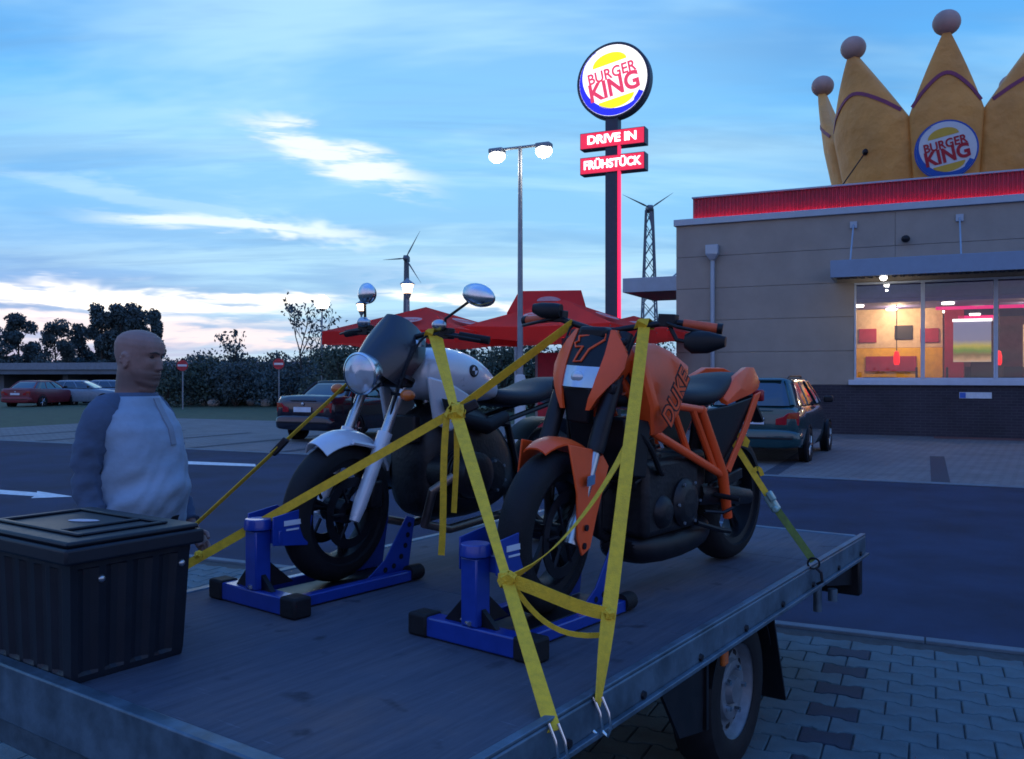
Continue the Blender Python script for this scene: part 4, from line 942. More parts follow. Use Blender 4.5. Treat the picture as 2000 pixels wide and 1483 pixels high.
# ---------------------------------------------------------------- motorcycles
YAW = rad(39.0)
def bike_root(name, loc, yaw, label):
    Fd = Vector((-math.sin(yaw), -math.cos(yaw), 0))
    return empty(name, loc, math.atan2(Fd.y, Fd.x), label, 'motorcycle')
SAX = Vector((-0.44, 0, 0.898)).normalized(); SPT = Vector((-0.33, 0, 1.0))
def steer(deg): return Matrix.Translation(SPT) @ Matrix.Rotation(rad(deg), 4, SAX) @ Matrix.Translation(-SPT)
def bwheel(root, c, R, w, spokes, S, rimcol, disc_y, disc_r, name, hubr=0.035):
    c = Vector(c); rr = R - 0.085
    mb = MB().lathe([(rr - 0.022, -w * 0.36), (rr + 0.012, -w * 0.40), (rr + 0.012, -w * 0.34), (rr - 0.018, -w * 0.2), (rr - 0.022, 0), (rr - 0.018, w * 0.2), (rr + 0.012, w * 0.34), (rr + 0.012, w * 0.40), (rr - 0.022, w * 0.36), (rr - 0.034, 0), (rr - 0.022, -w * 0.36)], c, (0, 1, 0), 40)
    mb.lathe([(0.012, -w * 0.45), (hubr, -w * 0.45), (hubr, w * 0.45), (0.012, w * 0.45)], c, (0, 1, 0), 18)
    for k in range(spokes):
        t = 2 * math.pi * k / spokes + 0.3
        for dt in (-0.10, 0.10):
            a = c + Vector((math.cos(t - dt * 2.2), 0, math.sin(t - dt * 2.2))) * hubr * 0.8; b = c + Vector((math.cos(t + dt), 0, math.sin(t + dt))) * (rr - 0.015)
            mb.tube([a, b], [0.016, 0.012], 6)
    if S is not None: mb.xf(S)
    wh = mb.build(name, rimcol, root)
    prof = []
    for i in range(15):
        a = math.pi * (i / 14) ; prof.append((R - 0.075 + 0.075 * math.sin(a) ** 0.75, -math.cos(a) * w * 0.5))
    t = MB().lathe([(rr + 0.005, -w * 0.38)] + prof + [(rr + 0.005, w * 0.38)], c, (0, 1, 0), 48)
    if S is not None: t.xf(S)
    t.build('tyre', 'black_rubber', wh, sharp=60)
    for dy in disc_y:
        d = MB().lathe([(disc_r - 0.04, dy - 0.0025), (disc_r, dy - 0.0025), (disc_r, dy + 0.0025), (disc_r - 0.04, dy + 0.0025), (disc_r - 0.04, dy - 0.0025)], c, (0, 1, 0), 36)
        for k in range(6):
            t2 = k * math.pi / 3; d.tube([c + Vector((0.05 * math.cos(t2), dy, 0.05 * math.sin(t2))), c + Vector(((disc_r - 0.03) * math.cos(t2), dy, (disc_r - 0.03) * math.sin(t2)))], 0.007, 5)
        if S is not None: d.xf(S)
        d.build('brake_disc', 'dark_metal', wh)
    return wh
def part(mb, name, m, root, S=None, **k):
    if S is not None: mb.xf(S)
    return mb.build(name, m, root, **k)
AXZ = 0.33
def fpt(z, y, dx=0.0): return Vector((-(z - AXZ) * 0.49 + dx, y, z))

def silver_bike():
    root = bike_root('motorcycle', Vector((-0.74, 3.77, BZ)), YAW, 'silver naked motorcycle with round headlight and smoked fly screen, strapped on the trailer left side')
    S = steer(8)
    bwheel(root, (0, 0, AXZ), 0.30, 0.125, 3, S, 'dark_metal', (-0.075, 0.075), 0.15, 'front_wheel', 0.05)
    bwheel(root, (-1.46, 0, 0.31), 0.31, 0.165, 3, None, 'dark_metal', (0.09,), 0.13, 'rear_wheel', 0.06)
    for y in (-0.105, 0.105):
        lg = part(MB().tube([fpt(0.60, y), fpt(1.06, y)], 0.0225, 14), 'fork_leg', 'alloy', root, S)
        part(MB().tube([fpt(0.30, y), fpt(0.36, y), fpt(0.58, y), fpt(0.66, y)], [0.022, 0.030, 0.031, 0.033], 14), 'fork_slider', 'silver_paint', lg, S)
        part(MB().box(fpt(0.40, y * 0.94, -0.085), (0.07, 0.035, 0.12)), 'brake_caliper', 'engine_metal', lg, S, bevel=0.012)
        part(MB().tube([fpt(0.885, y * 1.1), fpt(0.90, y * 1.1)], 0.04, 12), 'reflector_clamp', 'dark_metal', lg, S)
    part(MB().box(fpt(0.88, 0), (0.09, 0.26, 0.05)).box(fpt(1.035, 0), (0.09, 0.25, 0.035)), 'triple_clamp', 'engine_metal', root, S, bevel=0.01)
    # front mudguard: curved blade above the tyre
    ringsf = []
    for i in range(15):
        a = rad(60 + 88 * i / 14); w = 0.082 - 0.02 * abs(i - 7) / 7
        row = []
        for j in range(9):
            q = -1 + 2 * j / 8; r = 0.345 - 0.055 * abs(q) ** 2.4
            row.append(Vector((r * math.cos(a), w * q, AXZ + r * math.sin(a))))
        row += [Vector((p.x * 0.985, p.y * 0.96, AXZ + (p.z - AXZ) * 0.985)) for p in reversed(row)]
        ringsf.append(row)
    fd = part(MB().loft(ringsf, True), 'front_mudguard', 'silver_paint', root, S, sharp=50)
    for y in (-1, 1): part(MB().tube([(0.02, y * 0.085, AXZ + 0.30), fpt(0.60, y * 0.10)], 0.01, 6), 'mudguard_stay', 'silver_paint', fd, S)
    # headlight
    hc = Vector((-0.13, 0, 0.915)); ax = Vector((1, 0, -0.12)).normalized()
    hl = part(MB().lathe([(0.001, -0.12), (0.045, -0.105), (0.075, -0.065), (0.088, -0.01), (0.094, 0.02), (0.094, 0.032), (0.086, 0.037)], hc, ax, 32), 'headlight', 'chrome', root, S)
    part(MB().lathe([(0.086, 0.033), (0.07, 0.046), (0.04, 0.056), (0.001, 0.06)], hc, ax, 32), 'headlight_lens', 'lens_glass', hl, S)
    # fly screen
    rows = []
    for i in range(10):
        t = i / 9; z = 0.955 + 0.225 * t; xc = -0.075 - 0.20 * t ** 1.15; w = 0.125 + 0.03 * math.sin(math.pi * min(1, t * 0.8)) - 0.055 * max(0, t - 0.6) / 0.4
        row = []
        for j in range(13):
            q = -1 + 2 * j / 12
            zz = z - 0.10 * q * q * (1 - t) - 0.075 * q ** 4 * t - 0.02 * q * q * t
            row.append(Vector((xc - 0.16 * q * q, w * q, zz)))
        row += [p + Vector((-0.006, 0, -0.004)) for p in reversed(row)]
        rows.append(row)
    fs = part(MB().loft(rows, True), 'fly_screen', 'smoke_plastic', root, S, sharp=60)
    part(MB().box((-0.31, 0, 1.035), (0.05, 0.16, 0.08)), 'instrument_pod', 'black_plastic', root, S, bevel=0.02)
    # handlebar
    hb = part(MB().tube([(-0.46, -0.40, 1.085), (-0.40, -0.25, 1.10), (-0.36, -0.14, 1.095), (-0.345, -0.05, 1.07), (-0.345, 0.05, 1.07), (-0.36, 0.14, 1.095), (-0.40, 0.25, 1.10), (-0.46, 0.40, 1.085)], 0.012, 10), 'handlebar', 'dark_metal', root, S)
    for s in (-1, 1):
        part(MB().tube([(-0.42, s * 0.29, 1.098), (-0.467, s * 0.42, 1.083)], 0.0185, 12), 'grip', 'black_rubber', hb, S)
        part(MB().box((-0.395, s * 0.235, 1.105), (0.05, 0.06, 0.05)).tube([(-0.37, s * 0.24, 1.10), (-0.36, s * 0.30, 1.095), (-0.41, s * 0.41, 1.08)], 0.007, 6), 'brake_lever', 'black_plastic', hb, S, bevel=0.006)
        part(MB().ell((-0.36, s * 0.22, 1.14), (0.03, 0.035, 0.025), 12, 8), 'fluid_reservoir', 'alloy', hb, S)
        mr = part(MB().tube([(-0.39, s * 0.23, 1.11), (-0.385, s * 0.235, 1.17), (-0.36, 0.38 if s > 0 else -0.22, 1.25)], 0.0065, 8), 'mirror', 'black_plastic', root, S)
        rt = Matrix.Rotation(rad(-12 * s), 3, 'X')
        part(MB().ell((-0.355, (0.425 if s > 0 else -0.205), 1.275), (0.028, 0.085 if s > 0 else 0.05, 0.05), 18, 10, rt), 'mirror_shell', 'chrome', mr, S)
        part(MB().ell((-0.369, (0.425 if s > 0 else -0.205), 1.272), (0.022, 0.08 if s > 0 else 0.046, 0.045), 18, 10, rt), 'mirror_glass', 'smoke_plastic', mr, S)
        ind = part(MB().tube([(-0.20, s * 0.10, 0.83), (-0.19, s * 0.17, 0.83)], 0.008, 6), 'indicator', 'black_plastic', root, S)
        part(MB().ell((-0.185, s * 0.20, 0.83), (0.03, 0.035, 0.025), 12, 8), 'indicator_lens', 'orange_lens', ind, S)
    for s in (-1, 1):
        part(MB().tube(bez((-0.37, s * 0.16, 1.09), (-0.30, s * 0.15, 1.10), (-0.20, s * 0.14, 0.90), (-0.17, s * 0.10, 0.66), 12), 0.0055, 6), 'brake_hose', 'black_rubber', root, S)
    # tank
    tk = part(MB().loft([rring(-0.36, 0.07, 0.86, 0.96), rring(-0.385, 0.13, 0.82, 1.0), rring(-0.46, 0.175, 0.79, 1.035), rring(-0.58, 0.195, 0.78, 1.045), rring(-0.72, 0.185, 0.775, 1.02), rring(-0.85, 0.14, 0.775, 0.965), rring(-0.95, 0.10, 0.775, 0.89), rring(-0.98, 0.06, 0.79, 0.86)], True), 'fuel_tank', 'silver_paint', root, sharp=60, sub=1)
    part(MB().lathe([(0.001, 0.016), (0.04, 0.014), (0.045, 0.0)], (-0.56, 0, 1.038), (0, 0, 1), 20), 'filler_cap', 'dark_metal', tk)
    for s in (-1, 1):
        em = part(MB().lathe([(0.001, 0.008), (0.027, 0.006), (0.03, 0.0)], (-0.66, s * 0.186, 0.925), (0.05, s, 0.12), 20), 'emblem', 'dark_metal', tk)
        sp = MB()
        for q in (0, 2):
            a0 = q * math.pi / 2; ctr = Vector((-0.66, s * 0.195, 0.926))
            sp.add([ctr] + [ctr + Vector((math.cos(a0 + math.pi / 2 * i / 5) * 0.019, 0, math.sin(a0 + math.pi / 2 * i / 5) * 0.019)) for i in range(6)], [tuple(range(7))])
        part(sp, 'emblem_quarter', 'white_label', em, smooth=False)
        part(MB().prism([(-0.375, s * 0.145, 0.90), (-0.50, s * 0.165, 0.87), (-0.66, s * 0.165, 0.80), (-0.58, s * 0.165, 0.70), (-0.50, s * 0.165, 0.645), (-0.42, s * 0.145, 0.69)], (0, s * 0.03, 0)), 'radiator_panel', 'silver_paint', root, bevel=0.012)
        part(MB().prism([(-0.43, s * 0.198, 0.80), (-0.60, s * 0.198, 0.775), (-0.57, s * 0.198, 0.735), (-0.45, s * 0.198, 0.745)], (0, s * 0.004, 0)), 'panel_slot', 'black_plastic', root)
        # flat cylinders
        part(MB().lathe([(0.09, 0.12), (0.095, 0.22)] + sum([[(0.095, 0.22 + 0.02 * i), (0.112, 0.222 + 0.02 * i), (0.112, 0.23 + 0.02 * i), (0.095, 0.232 + 0.02 * i)] for i in range(4)], []) + [(0.105, 0.31), (0.10, 0.36), (0.06, 0.375), (0.001, 0.375)], (-0.50, 0, 0.46), (0, s, 0), 20), 'cylinder', 'engine_metal', root)
        part(MB().tube([(-0.40, s * 0.30, 0.46), (-0.33, s * 0.24, 0.40), (-0.36, s * 0.16, 0.24), (-0.55, s * 0.13, 0.19), (-0.95, s * 0.14, 0.22)], 0.021, 10), 'exhaust_pipe', mat('burnt_pipe', (0.22, 0.17, 0.14), 0.4, 0.8, var=0.3), root)
    part(MB().loft([rring(-0.40, 0.11, 0.30, 0.62, 3), rring(-0.44, 0.15, 0.25, 0.72, 3), rring(-0.56, 0.17, 0.22, 0.79, 3), rring(-0.72, 0.175, 0.21, 0.79, 3), rring(-0.90, 0.16, 0.23, 0.72, 3), rring(-1.02, 0.12, 0.28, 0.60, 3), rring(-1.10, 0.09, 0.32, 0.52, 3)], True), 'engine_block', 'engine_metal', root, sharp=50, sub=1)
    for s in (-1, 1):
        for q in range(6):
            t = q * math.pi / 3 + 0.4; part(MB().lathe([(0.001, 0.006), (0.007, 0.006), (0.008, 0.0)], (-0.82 + 0.072 * math.cos(t), s * 0.190, 0.42 + 0.072 * math.sin(t)), (0, s, 0), 6), 'bolt', 'alloy', root)
        part(MB().lathe([(0.001, 0.195), (0.07, 0.19), (0.085, 0.17), (0.085, 0.14)], (-0.82, 0, 0.42), (0, s, 0), 20), 'engine_cover', 'engine_metal', root)
        part(MB().tube([(-0.60, s * 0.16, 0.70), (-0.75, s * 0.19, 0.66), (-0.92, s * 0.16, 0.70)], [0.03, 0.038, 0.03], 12), 'intake_pipe', 'black_rubber', root)
    part(MB().box((-0.375, 0, 0.66), (0.045, 0.20, 0.13)), 'oil_cooler', 'dark_metal', root, bevel=0.01)
    part(MB().tube([(-0.36, 0, 0.96), (-0.62, 0.10, 0.72), (-1.0, 0.11, 0.66), (-1.1, 0.10, 0.4)], 0.02, 8).tube([(-0.36, 0, 0.96), (-0.62, -0.10, 0.72), (-1.0, -0.11, 0.66), (-1.1, -0.10, 0.4)], 0.02, 8).tube([(-1.0, 0.11, 0.68), (-1.62, 0.09, 0.80)], 0.014, 8).tube([(-1.0, -0.11, 0.68), (-1.62, -0.09, 0.80)], 0.014, 8), 'frame', 'dark_metal', root)
    part(MB().loft([rring(-0.92, 0.09, 0.76, 0.84), rring(-1.0, 0.135, 0.74, 0.835), rring(-1.15, 0.155, 0.74, 0.83), rring(-1.28, 0.15, 0.75, 0.85), rring(-1.36, 0.14, 0.77, 0.895), rring(-1.55, 0.12, 0.79, 0.90), rring(-1.66, 0.08, 0.81, 0.885)], True), 'seat', 'seat_vinyl', root, sharp=60, sub=1)
    part(MB().loft([rring(-1.45, 0.10, 0.74, 0.80), rring(-1.65, 0.10, 0.75, 0.84), rring(-1.76, 0.06, 0.78, 0.83)], True), 'tail', 'silver_paint', root, sub=1, sharp=60)
    part(MB().lathe([(0.36, -0.08), (0.366, -0.08), (0.366, 0.08), (0.36, 0.08)], (-1.46, 0, 0.31), (0, -1, 0), 18, arc=(rad(45), rad(140), (1, 0, 0))), 'rear_mudguard', 'black_plastic', root)
    part(MB().box((-1.77, 0, 0.74), (0.03, 0.16, 0.06)), 'rear_light', 'red_lens', root, bevel=0.01)
    part(MB().tube([(-1.0, -0.09, 0.38), (-1.46, -0.10, 0.31)], [0.045, 0.04], 10), 'swing_arm', 'engine_metal', root)
    part(MB().tube([(-1.0, 0.16, 0.28), (-1.3, 0.19, 0.34), (-1.75, 0.20, 0.42)], [0.04, 0.062, 0.062], 14), 'silencer', 'chrome', root)
    for s in (-1, 1):
        part(MB().tube([(-0.98, s * 0.14, 0.33), (-0.98, s * 0.27, 0.33)], 0.013, 8), 'foot_peg', 'black_rubber', root)
    part(MB().tube([(-0.80, 0.14, 0.23), (-1.05, 0.16, 0.20), (-1.10, 0.18, 0.19)], 0.012, 8), 'side_stand', 'dark_metal', root)
    return root
SB = silver_bike()

def orange_bike():
    root = bike_root('motorcycle', Vector((0.13, 3.26, BZ)), YAW, 'orange and black naked motorcycle with angular headlight mask, strapped on the trailer right side')
    S = steer(9)
    bwheel(root, (0, 0, AXZ), 0.30, 0.125, 5, S, 'black_plastic', (0.07,), 0.16, 'front_wheel')
    bwheel(root, (-1.46, 0, 0.313), 0.313, 0.165, 5, None, 'black_plastic', (-0.09,), 0.12, 'rear_wheel', 0.05)
    for y in (-0.105, 0.105):
        lg = part(MB().tube([fpt(0.62, y), fpt(0.64, y), fpt(0.86, y), fpt(1.07, y)], [0.031, 0.034, 0.034, 0.031], 14), 'fork_leg', 'dark_metal', root, S)
        part(MB().tube([fpt(0.30, y), fpt(0.37, y), fpt(0.40, y), fpt(0.63, y)], [0.026, 0.030, 0.022, 0.022], 14), 'fork_stanchion', 'alloy', lg, S)
    part(MB().box(fpt(0.42, 0.085, -0.09), (0.075, 0.04, 0.12)), 'brake_caliper', 'engine_metal', root, S, bevel=0.012)
    part(MB().box(fpt(0.86, 0), (0.09, 0.27, 0.045)).box(fpt(1.04, 0), (0.10, 0.26, 0.03)), 'triple_clamp', 'dark_metal', root, S, bevel=0.01)
    # mudguard: flat top blade and a side shield on each fork leg
    rows = []
    for i in range(11):
        a = rad(66 + 66 * i / 10); w = 0.045 + 0.045 * i / 10
        row = [Vector(((0.35 - 0.02 * abs(q) ** 3) * math.cos(a), w * q, AXZ + (0.35 - 0.02 * abs(q) ** 3) * math.sin(a))) for q in (-1, -.8, -.4, 0, .4, .8, 1)]
        row += [Vector((p.x * 0.98, p.y, AXZ + (p.z - AXZ) * 0.98)) for p in reversed(row)]
        rows.append(row)
    mg = part(MB().loft(rows, True), 'front_mudguard', 'orange_paint', root, S, sharp=40)
    for s in (-1, 1):
        sh = part(MB().prism([(0.06, s * 0.092, AXZ + 0.335), (-0.19, s * 0.10, AXZ + 0.295), (-0.195, s * 0.135, AXZ + 0.24), (-0.10, s * 0.140, AXZ + 0.06), (-0.07, s * 0.137, AXZ - 0.05), (-0.01, s * 0.135, AXZ - 0.07), (0.035, s * 0.135, AXZ + 0.0), (0.03, s * 0.12, AXZ + 0.16)], (0, s * 0.008, 0)), 'fork_shield', 'orange_paint', mg, S, bevel=0.003)
        st = part(MB().box((-0.055, s * 0.139, AXZ + 0.20), (0.075, 0.006, 0.035), Matrix.Rotation(rad(8), 3, 'Z')), 'sticker', mat('sticker_blue', (0.10, 0.22, 0.36), 0.5), mg, S)
        for (hx, hz) in ((-0.03, 0.03), (-0.02, -0.035)):
            part(MB().lathe([(0.001, 0.003), (0.012, 0.003), (0.012, -0.004)], (hx, s * 0.145, AXZ + hz), (0, s, 0), 12), 'bolt_hole', 'black_plastic', mg, S)
    # headlight mask
    Z = [1.085, 1.04, 0.99, 0.94, 0.90, 0.86, 0.82, 0.775]
    XO = [-0.285, -0.255, -0.225, -0.195, -0.175, -0.160, -0.152, -0.155]
    OUT = [0.085, 0.120, 0.148, 0.152, 0.138, 0.112, 0.086, 0.062]
    INN = [0.070, 0.074, 0.076, 0.074, 0.070, 0.066, 0.056, 0.048]
    def mp(i, y): return Vector((XO[i] - 3.2 * y * y, y, Z[i]))
    rows = [[mp(i, INN[i] * q) for q in (-1, -.5, 0, .5, 1)] for i in range(4)]
    rows = [r + [p + Vector((-0.012, 0, 0)) for p in reversed(r)] for r in rows]
    ms = part(MB().loft(rows, True), 'headlight_mask', 'black_plastic', root, S, sharp=50)
    for s in (-1, 1):
        rows = [[mp(i, s * (INN[i] * (1 - q) + OUT[i] * q)) + Vector((0.006, 0, 0)) for q in (0, .35, .7, 1)] + [Vector((-0.09 if 0 < i < 5 else -0.05, -s * 0.012, 0)) + mp(i, s * OUT[i])] for i in range(len(Z))]
        rows = [r + [p + Vector((-0.012, -s * 0.003, 0)) for p in reversed(r)] for r in rows]
        part(MB().loft(rows, True), 'mask_side', 'orange_paint', ms, S, sharp=35)
    rows = [[mp(i, INN[i] * 0.97 * q) + Vector((0.012 * (1 - q * q), 0, 0)) for q in (-1, -.5, 0, .5, 1)] for i in (3, 4, 5)]
    rows = [r + [p + Vector((-0.03, 0, 0)) for p in reversed(r)] for r in rows]
    hl = part(MB().loft(rows, True), 'headlight', 'lens_glass', root, S, sharp=60)
    part(MB().ell((XO[4] + 0.008, 0, 0.898), (0.012, 0.026, 0.024), 14, 8), 'projector', 'lens_glass', hl, S)
    part(MB().prism([(-0.165, -0.062, 0.862), (-0.165, 0.062, 0.862), (-0.19, 0.048, 0.72), (-0.19, -0.048, 0.72)], (-0.05, 0, 0)), 'chin_panel', 'black_plastic', root, S, bevel=0.01)
    # the number seven, in outline
    sev = [(-0.052, 1.055), (0.058, 1.066), (0.060, 1.045), (0.012, 1.005), (-0.006, 0.958), (-0.038, 0.955), (-0.030, 0.985), (-0.018, 1.015), (-0.052, 1.012), (-0.062, 1.028), (-0.045, 1.035), (-0.052, 1.055)]
    def msurf(y, z):
        for i in range(len(Z) - 1):
            if Z[i] >= z >= Z[i + 1]:
                t = (Z[i] - z) / (Z[i] - Z[i + 1]); return Vector((XO[i] + (XO[i + 1] - XO[i]) * t - 3.2 * y * y + 0.004, y, z))
        return Vector((XO[0], y, z))
    part(MB().tube([msurf(y, z) for y, z in sev], 0.0045, 6), 'number_outline', 'orange_paint', ms, S)
    part(MB().box((-0.31, 0, 1.07), (0.08, 0.12, 0.05)), 'instrument_pod', 'black_plastic', root, S, bevel=0.015)
    # handlebar and controls
    hb = part(MB().tube([(-0.50, -0.42, 1.115), (-0.45, -0.26, 1.13), (-0.40, -0.14, 1.105), (-0.375, -0.05, 1.085), (-0.375, 0.05, 1.085), (-0.40, 0.14, 1.105), (-0.45, 0.26, 1.13), (-0.50, 0.42, 1.115)], 0.013, 10), 'handlebar', 'dark_metal', root, S)
    for s in (-1, 1):
        g = part(MB().tube([(-0.465, s * 0.30, 1.126), (-0.502, s * 0.425, 1.114)], 0.0185, 12), 'grip', 'orange_rubber', hb, S)
        part(MB().tube([(-0.502, s * 0.425, 1.114), (-0.507, s * 0.445, 1.112)], 0.021, 12), 'bar_end', 'black_plastic', g, S)
        part(MB().box((-0.445, s * 0.245, 1.135), (0.05, 0.07, 0.05)).tube([(-0.42, s * 0.25, 1.125), (-0.40, s * 0.30, 1.11), (-0.455, s * 0.42, 1.09)], 0.008, 6), 'brake_lever', 'black_plastic', hb, S, bevel=0.006)
    mr = part(MB().tube([(-0.44, 0.25, 1.12), (-0.43, 0.29, 1.06), (-0.43, 0.335, 1.055)], 0.009, 8), 'mirror', 'black_plastic', root, S)
    part(MB().loft([rring(0, 0.02, -0.025, 0.03), rring(0.03, 0.034, -0.045, 0.045), rring(0.09, 0.03, -0.04, 0.045), rring(0.155, 0.018, -0.012, 0.028)], True).xf(Matrix.Translation((-0.43, 0.325, 1.055)) @ Matrix.Rotation(rad(90 + 6), 4, 'Z')), 'mirror_shell', 'black_plastic', mr, S, sharp=50)
    mr = part(MB().tube([(-0.44, -0.25, 1.13), (-0.42, -0.26, 1.16)], 0.009, 8), 'mirror', 'black_plastic', root, S)
    part(MB().loft([rring(0, 0.02, -0.025, 0.03), rring(0.03, 0.034, -0.035, 0.035), rring(0.09, 0.03, -0.03, 0.035), rring(0.13, 0.018, -0.012, 0.028)], True).xf(Matrix.Translation((-0.42, -0.22, 1.155)) @ Matrix.Rotation(rad(-90), 4, 'Z')), 'mirror_shell', 'black_plastic', mr, S, sharp=50)
    for s in (-1, 1):
        part(MB().tube(bez((-0.41, s * 0.15, 1.10), (-0.34, s * 0.15, 1.10), (-0.26, s * 0.14, 0.90), (-0.18, s * 0.10, 0.66), 12), 0.0055, 6), 'brake_hose', 'black_rubber', root, S)
    # tank and shrouds
    part(MB().loft([rring(-0.38, 0.08, 0.80, 0.98), rring(-0.44, 0.13, 0.78, 1.015), rring(-0.56, 0.155, 0.76, 1.03), rring(-0.68, 0.14, 0.76, 1.0), rring(-0.78, 0.10, 0.76, 0.93), rring(-0.86, 0.08, 0.77, 0.87)], True), 'fuel_tank', mat('dark_grey_paint', (0.10, 0.12, 0.15), 0.35, 0.3, coat=0.3), root, sub=1, sharp=60)
    for s in (-1, 1):
        outer = [(-0.36, 0.96), (-0.44, 1.02), (-0.58, 1.035), (-0.70, 1.005), (-0.765, 0.945), (-0.755, 0.88), (-0.62, 0.735), (-0.54, 0.665), (-0.47, 0.665), (-0.41, 0.78)]
        def yb(x, z): return 0.205 - 0.10 * max(0, (z - 0.95)) / 0.09 - 0.05 * max(0, 0.75 - z) / 0.1 - 0.035 * max(0, (-0.60 - x)) / 0.15 - 0.03 * max(0, x + 0.45) / 0.1
        cx, cz = -0.57, 0.85
        rings = []
        for k, off in ((1.0, -0.05), (1.0, 0.0), (0.93, 0.012), (0.80, 0.018)):
            rings.append([Vector((cx + (x - cx) * k, s * (yb(x, z) + off), cz + (z - cz) * k)) for x, z in outer])
        sh = part(MB().loft(rings, True), 'tank_shroud', 'orange_paint', root, sharp=30)
        if s > 0: M4 = basis((-0.62, 0, 0.785), (0.785, 0, 0.62), (-0.560, 0.2265, 0.815))
        else: M4 = basis((0.62, 0, -0.785), (0.785, 0, 0.62), (-0.560, -0.2265, 0.815))
        t = text_mb('DUKE', 0.125, 0.0012, 0.008); xx = [p.x for p in t.v]; sc = 0.255 / (max(xx) - min(xx))
        part(t.xf(M4 @ Matrix.Diagonal((sc, 1.0, 1, 1))), 'lettering', 'black_plastic', sh, smooth=False)
        t = text_mb('DUKE', 0.125, 0.0012, 0.0015)
        part(t.xf(M4 @ Matrix.Translation((0, 0, 0.0012)) @ Matrix.Diagonal((sc, 1.0, 1, 1))), 'lettering_fill', 'orange_paint', sh, smooth=False)
    # trellis frame
    fr = MB()
    for s in (-1, 1):
        y = s * 0.15
        fr.tube([(-0.38, s * 0.07, 0.90), (-0.52, y, 0.67), (-1.13, y, 0.45)], 0.019, 10).tube([(-0.92, y, 0.76), (-1.13, y * 1.02, 0.45), (-1.19, y, 0.25)], [0.02, 0.026, 0.022], 10)
        fr.tube([(-0.40, s * 0.08, 0.84), (-0.66, y, 0.78), (-0.95, y, 0.75)], 0.017, 10).tube([(-0.84, y, 0.76), (-1.05, y, 0.485)], 0.015, 8)
        fr.tube([(-0.66, y, 0.78), (-0.80, y, 0.575)], 0.015, 8)
    part(fr, 'frame', 'orange_paint', root)
    part(MB().box((-0.72, 0, 0.40), (0.46, 0.26, 0.32)).box((-0.55, 0, 0.58), (0.20, 0.19, 0.28), Matrix.Rotation(rad(14), 3, 'Y')).lathe([(0.001, 0.17), (0.09, 0.165), (0.105, 0.14), (0.105, 0.1)], (-0.80, 0, 0.36), (0, 1, 0), 20).lathe([(0.001, 0.165), (0.06, 0.16), (0.07, 0.13), (0.07, 0.1)], (-0.62, 0, 0.34), (0, 1, 0), 20).box((-0.98, 0, 0.45), (0.2, 0.2, 0.24)), 'engine_block', 'engine_metal', root, bevel=0.045, seg=3)
    for q in range(5):
        part(MB().box((-0.555 + 0.012 * q, 0, 0.50 + 0.042 * q), (0.23, 0.215, 0.012), Matrix.Rotation(rad(14), 3, 'Y')), 'cooling_fin', 'engine_metal', root, bevel=0.003)
    for s in (-1, 1):
        for q in range(6):
            t = q * math.pi / 3; part(MB().lathe([(0.001, 0.006), (0.007, 0.006), (0.008, 0.0)], (-0.80 + 0.094 * math.cos(t), s * 0.160, 0.36 + 0.094 * math.sin(t)), (0, s, 0), 6), 'bolt', 'alloy', root)
        part(MB().tube(bez((-0.36, s * 0.13, 0.70), (-0.45, s * 0.19, 0.66), (-0.50, s * 0.17, 0.52), (-0.60, s * 0.14, 0.50), 10), 0.012, 8), 'coolant_hose', 'black_rubber', root)
        part(MB().tube([(-0.98, s * 0.14, 0.30), (-1.06, s * 0.19, 0.29), (-1.10, s * 0.22, 0.31)], 0.008, 6), 'gear_lever', 'dark_metal', root)
    part(MB().box((-0.36, 0, 0.62), (0.035, 0.27, 0.24), Matrix.Rotation(rad(12), 3, 'Y')), 'radiator', 'dark_metal', root, bevel=0.008)
    for s in (-1, 1): part(MB().prism([(-0.33, s * 0.14, 0.74), (-0.46, s * 0.155, 0.72), (-0.43, s * 0.15, 0.50), (-0.35, s * 0.14, 0.51)], (0, s * 0.015, 0)), 'radiator_guard', 'black_plastic', root, bevel=0.006)
    part(MB().loft([rring(-0.46, 0.09, 0.16, 0.25), rring(-0.55, 0.13, 0.11, 0.26), rring(-0.85, 0.14, 0.10, 0.25), rring(-1.08, 0.12, 0.12, 0.27), rring(-1.16, 0.08, 0.16, 0.26)], True), 'belly_muffler', 'dark_metal', root, sharp=50, sub=1)
    part(MB().tube([(-0.50, -0.03, 0.50), (-0.41, -0.05, 0.42), (-0.42, -0.06, 0.26), (-0.55, -0.06, 0.2)], 0.024, 10), 'exhaust_pipe', 'engine_metal', root)
    part(MB().loft([rring(-0.80, 0.08, 0.765, 0.85), rring(-0.90, 0.125, 0.755, 0.85), rring(-1.05, 0.145, 0.755, 0.85), rring(-1.17, 0.14, 0.765, 0.87), rring(-1.24, 0.13, 0.80, 0.915), rring(-1.45, 0.115, 0.83, 0.925), rring(-1.56, 0.08, 0.85, 0.92)], True), 'seat', 'seat_vinyl', root, sub=1, sharp=60)
    for s in (-1, 1):
        # tail panel and the side plate under the seat
        rings = []
        for x, z0, z1, y in ((-1.18, 0.765, 0.80, 0.150), (-1.32, 0.79, 0.90, 0.150), (-1.46, 0.81, 0.945, 0.142), (-1.60, 0.83, 0.945, 0.115), (-1.72, 0.84, 0.90, 0.07)):
            rings.append([Vector((x, s * y, z0)), Vector((x, s * (y + 0.006), (z0 + z1) / 2)), Vector((x, s * (y - 0.02), z1)), Vector((x, s * (y - 0.05), z1 - 0.004)), Vector((x, s * (y - 0.03), z0 + 0.01))])
        part(MB().loft(rings, True), 'tail_panel', 'orange_paint', root, sharp=30, bevel=0.004)
